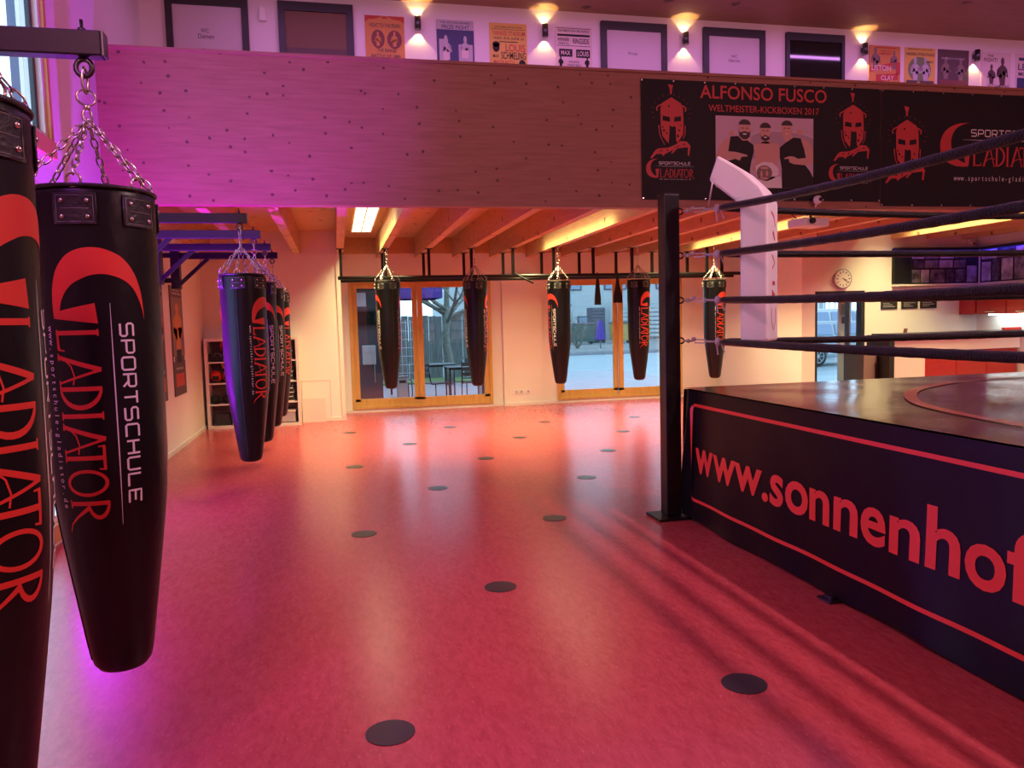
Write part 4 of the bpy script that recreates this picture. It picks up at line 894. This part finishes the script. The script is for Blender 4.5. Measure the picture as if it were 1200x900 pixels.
for k, (a, b, z0, z1) in enumerate(((11.43, 11.62, 2.12, 2.45), (11.25, 11.40, 2.12, 2.48), (10.98, 11.20, 2.12, 2.48), (10.6, 10.94, 2.12, 2.48), (11.3, 11.62, 2.5, 2.66), (10.95, 11.27, 2.5, 2.66), (10.6, 10.92, 2.5, 2.66), (10.2, 10.55, 2.12, 2.66), (9.8, 10.15, 2.12, 2.66))): box('picture', ('photo3', 'photo2', 'photo3', 'photo1')[k % 4], pn, XS - .036, XS - .03, a, b, z0, z1)
d = empty('dome_camera', (10.95, KY, 2.74), 'small white dome camera in the kitchen corner above the pictures', 'camera'); MB().ball((10.95, KY - .06, 2.785), .045, 14).build('dome', 'plwhite', d); box('base', 'plwhite', d, 10.89, 11.01, KY - .06, KY, 2.76, 2.86, bevel=.008); MB().lathe([(.018, -.004), (.018, .012)], (10.95, KY - .103, 2.78), 12, 'y').build('lens', 'black', d)
for i, (a, b) in enumerate(((9.168, 9.49), (9.575, 9.90), (9.955, 10.285))):
    s = empty('menu_board', ((a + b) / 2, KY, 1.67), 'small black menu board on the kitchen wall, %s of three' % ('left', 'middle', 'right')[i], 'sign', 'black menu boards'); box('board', 'black', s, a, b, KY - .015, KY, 1.675, 1.90)
    F = Flat()
    for r in range(6): F.rect(a + .04, 1.71 + r * .03, b - .05 - .05 * ((r * 7 + i) % 3), 1.718 + r * .03)
    F.build('chalk_lines', 'palegrey', s, on_y(KY - .0158))
s = empty('table_card', (9.65, KY, 1.27), 'small dark tilted card standing on the kitchen worktop edge', 'card'); MB().prism([(9.61, 1.20), (9.67, 1.20), (9.70, 1.33), (9.64, 1.33)], lambda u, v: (u, KY - .02, v), lambda u, v: (u, KY, v)).build('card', 'brownink', s)
# wall cupboards
for i, (x0, x1) in enumerate(((10.76, 11.11),)):
    k = empty('wall_cupboard', (10.93, KY, 1.545), 'glossy red wall cupboard on the kitchen wall beside the corner', 'cupboard', 'red wall cupboards'); box('body', 'redlam', k, x0, x1, KY - .33, KY, 1.545, 2.0); do = box('door', 'redlam', k, x0 + .005, x1 - .005, KY - .35, KY - .33, 1.55, 1.995); box('handle', 'chrome', do, x0 + .1, x0 + .25, KY - .365, KY - .35, 1.575, 1.587)
for i in range(3):
    y1 = KY - .36 - i * .62; k = empty('wall_cupboard', (XS, y1 - .3, 1.545), 'glossy red wall cupboard on the side wall, %s from the corner' % ('first', 'second', 'third')[i], 'cupboard', 'red wall cupboards'); box('body', 'redlam', k, XS - .33, XS, y1 - .61, y1, 1.545, 2.0); do = box('door', 'redlam', k, XS - .35, XS - .33, y1 - .605, y1 - .005, 1.55, 1.995); box('handle', 'chrome', do, XS - .365, XS - .35, y1 - .4, y1 - .2, 1.575, 1.587)
W_['ucl'] = mat('under_cupboard_tube', (1, 1, 1), emit=(.80, 1, .95), estr=40)
u = empty('cupboard_light', (XS - .15, 10.9, 1.53), 'bright tube light under the red wall cupboards', 'light'); box('tube', 'ucl', u, XS - .18, XS - .15, 10.3, 11.3, 1.528, 1.54); box('housing', 'plwhite', u, XS - .19, XS - .14, 10.28, 11.32, 1.54, 1.545)
# bar counter in front and base cabinets behind
bc = empty('bar_counter', (9.8, 10.9, 0), 'pale bar counter with dark end panel standing before the kitchen', 'counter')
box('end_panel', 'black', bc, 8.56, 8.65, 10.75, 11.3, 0, 1.25); box('front_panel', 'white', bc, 8.65, 9.26, 10.8, 10.83, 0, 1.24); box('worktop', 'doorframe', bc, 8.65, 11.1, 10.7, 11.3, 1.24, 1.27); box('upper_front', 'white', bc, 9.26, 11.1, 10.8, 10.83, .98, 1.24); box('mullion', 'redlam', bc, 9.26, 9.30, 10.8, 10.84, 0, .98)
for i in range(3):
    x0 = 9.30 + i * .59; k = empty('base_cabinet', (x0 + .29, 11.1, 0), 'glossy red base cabinet below the bar counter, %s from the left' % ('first', 'second', 'third')[i], 'cabinet', 'red base cabinets'); box('body', 'redlam', k, x0 + .003, x0 + .587, 10.86, 11.3, .1, .97); do = box('door', 'redlam', k, x0 + .006, x0 + .584, 10.84, 10.86, .12, .96); box('handle', 'chrome', do, x0 + .2, x0 + .38, 10.825, 10.84, .9, .912)
box_ = empty('small_fridge', (8.42, 11.3, 0), 'dark low fridge beside the bar counter end', 'fridge'); box('body', 'doorframe', box_, 8.27, 8.55, 11.0, 11.5, 0, .96, bevel=.008); do = box('door', 'midp', box_, 8.275, 8.50, 10.975, 11.0, .02, .95); box('handle', 'dsteel', do, 8.47, 8.49, 10.955, 10.975, .5, .8)
t = tag(MB().box(10.7, 11.05, 10.72, 10.78, 1.272, 1.32).build('red_tray', 'gearred', None, .008), 'red tray on the bar counter at the right picture edge', 'tray')

# ------------------------------------------------------------------ outside: terrace
W_['pave'] = mat('terrace_paving', (.20, .19, .21), .5, vary=.15, vscale=3); W_['road'] = mat('wet_asphalt', (.20, .235, .25), .35, vary=.12, vscale=.6, stretch=(.3, 2, 1))
W_['annex'] = mat('anthracite_cladding', (.055, .06, .075), .45); W_['fence'] = mat('weathered_fence', (.11, .115, .11), .8, vary=.35, vscale=4, stretch=(6, 1, .6))
W_['bark'] = mat('tree_bark', (.15, .15, .12), .9, bump=.5, bscale=20, vary=.3, vscale=10); W_['purple'] = mat('purple_canvas', (.06, .025, .22), .7)
W_['house'] = mat('white_render', (.30, .33, .33), .8); W_['shutter'] = mat('house_window', (.12, .18, .26), .2); W_['gravel'] = mat('gravel_verge', (.12, .12, .115), .9, vary=.4, vscale=6)
W_['bingreen'] = mat('green_bin', (.03, .06, .05), .5); W_['binyel'] = mat('yellow_bin', (.30, .20, .05), .5); W_['binblk'] = mat('dark_bin', (.06, .07, .09), .5)
W_['silver'] = mat('silver_paint', (.20, .23, .25), .25, metal=.4, coat=.5); W_['carwhite'] = mat('white_paint', (.34, .35, .36), .25, coat=.5); W_['tyre'] = mat('tyre', (.015, .015, .017), .7)
W_['planks'] = mat('dark_plank', (.07, .075, .08), .5); W_['lilacw'] = mat('neighbour_render', (.10, .10, .15), .8); W_['grassy'] = mat('grass_verge', (.10, .16, .05), .9, vary=.4, vscale=20)
S(box('terrace_ground', 'pave', None, -14, 9.0, 14.95, 24.6, -.25, -.02)); S(box('street_ground', 'road', None, -20, 60, 24.6, 36, -.35, -.04)); S(box('car_park_ground', 'road', None, 9.0, 45, 11.95, 24.6, -.3, -.03))
S(box('side_ground', 'pave', None, -30, -2.35, -6, 14.95, -.3, -.05)); S(box('verge_ground', 'gravel', None, -20, 70, 36.3, 75, -.3, .12)); S(box('kerb', 'pave', None, -20, 60, 36, 36.3, -.3, .10))
an = empty('annex_building', (-.4, 17, 0), 'dark annex wall with small window outside the left pane', 'building')
box('wall', 'annex', an, -2.3, .90, 16.3, 18.2, .10, 2.38); box('plinth', 'pave', an, -2.3, .90, 16.28, 18.2, -.02, .10); MB().prism([(16.0, 2.38), (18.4, 2.38), (18.4, 2.95), (16.0, 2.55)], lambda u, v: (-2.5, u, v), lambda u, v: (1.05, u, v)).build('roof', 'lilacw', an)
wn = box('window_frame', 'doorframe', an, .22, .86, 16.27, 16.3, 1.60, 1.96); box('pane', 'darkglass', wn, .27, .82, 16.262, 16.27, 1.64, 1.92)
box('sign_panel', 'palegrey', an, .30, .62, 16.28, 16.3, 2.02, 2.3)
mbx = empty('letter_box', (.63, 16.2, .83), 'pale grey wall letter box on the dark annex', 'letter box'); box('body', 'grey', mbx, .50, .77, 16.15, 16.3, .83, 1.22, bevel=.01); box('flap', 'palegrey', mbx, .53, .74, 16.14, 16.15, 1.10, 1.16); MB().tube([(.74, 16.28, .83), (.745, 16.28, .45)], .008, 6).build('pipe', 'grey', mbx)
ab = empty('ash_bin', (1.32, 16.6, -.02), 'steel pillar bin on the terrace beside the annex', 'bin'); box('pillar', 'grey', ab, 1.21, 1.43, 16.5, 16.7, -.02, .52, bevel=.008); box('lid', 'dsteel', ab, 1.2, 1.44, 16.49, 16.71, .52, .54); box('opening', 'black', ab, 1.25, 1.39, 16.494, 16.5, .40, .46)
def table(x, y, lab, h=.72):
    t = empty('terrace_table', (x, y, -.02), lab, 'table', 'terrace tables')
    for k in range(6): box('slat', 'planks', t, x - .40, x + .40, y - .40 + k * .135, y - .28 + k * .135, h - .02, h)
    f = MB().box(x - .38, x + .38, y - .38, y - .35, h - .05, h - .02).box(x - .38, x + .38, y + .33, y + .36, h - .05, h - .02); f.build('frame', 'bsteel', t)
    for sx in (-1, 1):
        for sy in (-1, 1): MB().tube([(x + sx * .35, y + sy * .33, h - .03), (x + sx * .35, y + sy * .33, -.02)], .016, 8).build('leg', 'bsteel', t)
table(2.62, 16.35, 'slatted terrace table in front, seen through the right pane'); table(2.15, 17.35, 'slatted terrace table behind the front one', .74)
def chair(x, y, rz, lab):
    c = empty('terrace_chair', (x, y, -.02), lab, 'chair', 'cantilever terrace chairs')
    c.location = (0, 0, 0)
    for k in range(5): box('seat_slat', 'planks', c, -.22, .22, -.22 + k * .09, -.145 + k * .09, .43, .45)
    for k in range(3): MB().box(-.22, .22, .24 + k * .01, .255 + k * .01, .58 + k * .10, .655 + k * .10).build('back_slat', 'planks', c)
    for sx in (-.23, .23):
        MB().tube([(sx, .27, .88), (sx, .24, .50), (sx, .20, .43), (sx, -.18, .43), (sx, -.235, .38), (sx, -.24, .06), (sx, -.20, .015), (sx, .22, .015)], .012, 8).build('side_tube', 'bsteel', c)
    MB().tube([(-.23, .22, .015), (.23, .22, .015)], .012, 8).build('base_tube', 'bsteel', c)
    c.location = (x, y, -.02); c.rotation_euler = (0, 0, rz)
chair(2.75, 15.75, radians(160), 'terrace chair nearest the window, before the front table'); chair(3.20, 16.3, radians(-95), 'terrace chair right of the front table'); chair(1.90, 15.95, radians(120), 'terrace chair left of the front table'); chair(1.32, 17.35, radians(75), 'terrace chair beside the steel bin'); chair(2.95, 17.1, radians(-20), 'terrace chair behind the front table')
fn = empty('plank_fence', (3, 23.4, 0), 'tall weathered grey plank fence behind the terrace', 'fence')
for k in range(38): x = -2 + k * .205; box('plank', 'fence', fn, x, x + .185 + .012 * (k % 3), 23.4 + .01 * (k % 2), 23.43 + .01 * (k % 2), -.02, 1.86 + .02 * ((k * 5) % 3))
for k in range(5): box('post', 'fence', fn, -2 + k * 1.85, -1.9 + k * 1.85, 23.43, 23.53, -.02, 1.9)
gr = empty('wire_gate', (1.6, 20.5, 0), 'pale wire mesh gate between annex and tree', 'gate')
for k in range(9): MB().tube([(1.05 + k * .12, 20.5, .1), (1.05 + k * .12, 20.5, 1.75)], .008, 5).build('bar', 'grey', gr)
for k in range(8): MB().tube([(1.02, 20.5, .15 + k * .22), (2.04, 20.5, .15 + k * .22)], .008, 5).build('rail', 'grey', gr)
for x in (1.0, 2.05): MB().tube([(x, 20.5, -.02), (x, 20.5, 1.8)], .03, 8).build('gate_post', 'grey', gr)
S(box('grass_strip', 'grassy', None, -4, 5.8, 21.6, 23.4, -.02, .02))
# bare tree
rt = random.Random(5)
def grow(mb, p, d, L_, r, depth):
    n = 5; P = [p.copy()]; q = p.copy(); dd = d.copy()
    for i in range(n):
        dd = (dd + Vector((rt.uniform(-.16, .16), rt.uniform(-.16, .16), rt.uniform(-.04, .14)))).normalized(); q = q + dd * (L_ / n); P.append(q.copy())
    mb.tube(P, [max(.006, r * (1 - .45 * i / n)) for i in range(n + 1)], 7 if depth < 2 else 5, cap=False)
    if depth >= 4: return
    for k in range(4 if depth < 2 else 3):
        i = rt.randint(2, n); a = rt.uniform(0, 2 * pi); nd = (dd * .55 + Vector((cos(a), sin(a) * .7, rt.uniform(-.05, .55)))).normalized(); grow(mb, P[i], nd, L_ * rt.uniform(.55, .78), r * .5, depth + 1)
def tree(x, y, h, r, lab, name='bare_tree'):
    t = empty(name, (x, y, -.02), lab, 'tree', 'leafless trees outside'); tr = MB(); P = [Vector((x + .05 * sin(k * 1.3), y, h * k / 6)) for k in range(7)]; tr.tube(P, [r * (1 - .06 * k) for k in range(7)], 10); tr.build('trunk', 'bark', t)
    br = MB()
    for k in range(7):
        a = 2 * pi * k / 7 + .3; grow(br, Vector((x, y, h * (.8 + .04 * (k % 5)))), Vector((cos(a), sin(a) * .6, .35)).normalized(), h * .75, r * .45, 1)
    grow(br, Vector((x, y, h * .98)), Vector((0, 0, 1)), h * .8, r * .6, 1); br.build('branches', 'bark', t)
tree(2.93, 21.0, 2.1, .13, 'leafless tree with pale trunk standing before the plank fence')
pu = empty('purple_parasol', (1.75, 18.6, -.02), 'purple parasol canopy above the terrace', 'parasol'); MB().tube([(1.22, 18.6, -.02), (1.22, 18.6, 2.78), (1.75, 18.6, 2.96)], .025, 8).build('pole', 'bsteel', pu)
MB().add([(1.12, 17.8, 2.52), (2.4, 17.8, 2.52), (2.4, 19.4, 2.52), (1.12, 19.4, 2.52), (1.75, 18.6, 2.95)], [(0, 1, 4), (1, 2, 4), (2, 3, 4), (3, 0, 4)]).build('canopy', 'purple', pu); v = MB()
for a, b in (((1.12, 17.8), (2.4, 17.8)), ((2.4, 17.8), (2.4, 19.4)), ((2.4, 19.4), (1.12, 19.4)), ((1.12, 19.4), (1.12, 17.8))): v.add([(a[0], a[1], 2.22), (b[0], b[1], 2.22), (b[0], b[1], 2.52), (a[0], a[1], 2.52)], [(0, 1, 2, 3)])
v.build('valance', 'purple', pu)
# across the street
hs = empty('white_house', (22, 60, 0), 'long white house across the street', 'building'); box('wall', 'house', hs, 8, 40, 58, 66, 0, 9); MB().prism([(57.5, 9), (66.5, 9), (62, 13)], lambda u, v: (7.5, u, v), lambda u, v: (40.5, u, v)).build('roof', 'midp', hs)
for x in (13.2, 16.9, 20.6, 24.9, 28.5):
    for z in (4.0, 6.8): wo = box('window', 'doorframe', hs, x - .1, x + 1.75, 57.94, 58, z, z + 1.5); box('pane', 'shutter', wo, x, x + 1.65, 57.92, 57.94, z + .08, z + 1.42)
for x, w2, z1 in ((18.3, .9, 2.0), (22.6, .9, 2.2), (24.2, 1.0, 2.3), (27, 1.2, 2.0)): wo = box('window', 'doorframe', hs, x, x + w2, 57.94, 58, .7, z1); box('pane', 'shutter', wo, x + .08, x + w2 - .08, 57.92, 57.94, .78, z1 - .08)
bd = MB()
lf = empty('slat_screen', (24, 57, .1), 'pale horizontal slat screen before the white house', 'screen')
for x in (20.8, 24, 27.3): box('post', 'house', lf, x, x + .1, 56.95, 57.05, .12, 3.2)
for k in range(9): box('slat', 'house', lf, 20.6, 27.5, 56.9, 56.95, .3 + k * .32, .52 + k * .32)
def bin_(x, y, wd, h, m, lab):
    b = empty('waste_container', (x, y, .12), lab, 'waste container', 'waste containers across the street')
    MB().prism([(-wd / 2, .3), (wd / 2, .3), (wd / 2 + .05, h), (-wd / 2 - .05, h)], lambda u, v: (x + u, y - .4, v), lambda u, v: (x + u, y + .4, v)).build('body', m, b); box('lid', 'binblk', b, x - wd / 2 - .08, x + wd / 2 + .08, y - .46, y + .46, h, h + .1, bevel=.02)
    for s in (-.35, .35): MB().lathe([(.12, -.04), (.12, .04)], (x + s * wd, y - .3, .24), 12, 'y').build('wheel', 'tyre', b)
bin_(15.4, 48, 1.5, 1.4, 'bingreen', 'green waste container across the street'); bin_(18.05, 48, 1.15, 1.4, 'binyel', 'yellow waste container across the street')
sh_ = empty('dark_shed', (17.1, 50, .12), 'narrow dark slatted shed between the waste containers', 'shed')
for k in range(10): box('slat', 'annex', sh_, 16.75, 17.7, 49.9, 49.96, .3 + k * .22, .47 + k * .22)
box('body', 'binblk', sh_, 16.75, 17.7, 49.97, 51, .12, 2.5)
box('body', 'binblk', empty('grey_shed', (14.6, 52, .12), 'grey shed behind the green waste container', 'shed'), 13.8, 15.9, 52, 53, .12, 2.7); MB().box(13.7, 16.0, 51.9, 53.1, 2.7, 2.78).build('roof', 'annex', bpy.data.objects['grey_shed'])
pd = empty('purple_cover', (13.9, 40, .12), 'purple cloth cover standing on the verge across the street', 'cover'); MB().prism([(-.10, 1.62), (.06, 1.62), (.14, 1.2), (.24, .6), (-.28, .6), (-.2, 1.15)], lambda u, v: (13.9 + u, 39.85, v), lambda u, v: (13.9 + u, 40.1, v)).build('cloth', 'purple', pd); MB().tube([(13.88, 39.97, .12), (13.88, 39.97, .7)], .03, 6).build('stake', 'bark', pd)
t = empty('bare_bush', (12.9, 41, .12), 'leafless bush before the green waste container', 'bush'); br = MB()
for k in range(8): a = 2 * pi * k / 8; grow(br, Vector((12.9, 41, .1)), Vector((cos(a) * .6, sin(a) * .4, .9)).normalized(), 1.3, .035, 2)
br.build('branches', 'bark', t)
for i, x in enumerate((10.5, 14.9, 19.3)): o = MB().tube([(x, 37.5, .1), (x, 37.5, 3.0)], .03, 6).build('fence_pole', 'grey'); tag(o, 'thin grey pole on the verge across the street, %s of three' % ('left', 'middle', 'right')[i], 'pole', 'poles on the verge')
# cars behind the kitchen door
def car(x, y, z, m, lab, hgt=1.0):
    c = empty('parked_car', (x, y, z), lab, 'car', 'parked cars outside the kitchen door'); H = lambda v: z + v * hgt
    low = [(-2.1, .28), (2.15, .28), (2.2, .55), (2.1, .72), (1.2, .90), (.9, .95), (-1.9, .98), (-2.1, .90), (-2.15, .5)]
    MB().prism(low, lambda u, v: (x + u, y - .85, H(v)), lambda u, v: (x + u, y + .85, H(v))).build('body', m, c, .03)
    up = [(-1.95, .96), (1.1, .93), (.45, 1.36), (.1, 1.42), (-1.2, 1.44), (-1.65, 1.36)]
    MB().prism(up, lambda u, v: (x + u, y - .85 + (v - .9) * .4, H(v)), lambda u, v: (x + u, y + .85 - (v - .9) * .4, H(v))).build('cabin', m, c, .02)
    for a, b in ((-1.68, -.75), (-.68, .12), (.19, .80)):
        wdw = [(a, 1.0), (b, 1.0), (b - (.5 if b > .5 else .02), 1.34), (a + (.30 if a < -1.5 else .02), 1.34)]
        Flat().poly(wdw).build('window', 'shutter', c, lambda u, v: (x + u, y - .875 + (v - .9) * .4, H(v)))
    for u in (-1.35, 1.35):
        wh = MB().lathe([(.20, 0), (.31, .0), (.325, .03), (.325, .18), (.2, .2)], (x + u, y - .88, z + .325), 24, 'y').build('wheel', 'tyre', c)
        rm = MB(); rm.lathe([(.03, -.012), (.06, -.008), (.06, .02)], (x + u, y - .88, z + .325), 12, 'y'); rm.tube([(x + u + .205 * cos(2 * pi * k / 24), y - .882, z + .325 + .205 * sin(2 * pi * k / 24)) for k in range(24)], .012, 5, closed=True)
        for k in range(7): a = 2 * pi * k / 7; rm.bar((x + u + .04 * cos(a), y - .883, z + .325 + .04 * sin(a)), (x + u + .2 * cos(a), y - .883, z + .325 + .2 * sin(a)), .05, .012)
        rm.build('rim', 'carwhite', wh)
    box('side_trim', 'carwhite', c, x - 1.0, x + 1.0, y - .885, y - .85, H(.38), H(.43))
car(16.2, 22.8, -.03, 'silver', 'silver estate car nearest to the kitchen door glass'); car(18.6, 26.4, -.03, 'carwhite', 'white high car parked behind the silver one', 1.3)
rf = empty('railing_fence', (17, 31, 0), 'pale railing fence behind the parked cars', 'fence')
for k in range(40): MB().tube([(14 + k * .28, 31, -.04), (14 + k * .28, 31, 2.3)], .03, 5).build('bar', 'grey', rf)
box('top_rail', 'grey', rf, 13.9, 25.2, 30.97, 31.03, 2.3, 2.36); box('bottom_rail', 'grey', rf, 13.9, 25.2, 30.97, 31.03, .2, .26)
ns = empty('notice_stand', (8.7, 12.05, 0), 'glass notice stand with leaflets just outside the kitchen door', 'stand')
box('board', 'grey', ns, 8.60, 8.84, 12.10, 12.13, -.03, 1.9); box('leaflet', 'yellow', ns, 8.63, 8.76, 12.09, 12.10, 1.62, 1.85); box('leaflet', 'green', ns, 8.64, 8.72, 12.085, 12.09, 1.6, 1.78); box('leaflet', 'doorframe', ns, 8.66, 8.76, 12.09, 12.10, 1.45, 1.56); box('leaflet', 'cream', ns, 8.64, 8.78, 12.09, 12.10, .9, 1.3)
# beyond the left windows
nb = empty('neighbour_building', (-5, 22, 0), 'grey lilac building beyond the high left window', 'building'); box('wall', 'lilacw', nb, -6.9, -2.9, 20, 26, -.02, 12); box('roof', 'midp', nb, -7.1, -2.7, 19.8, 26.2, 12, 12.2)
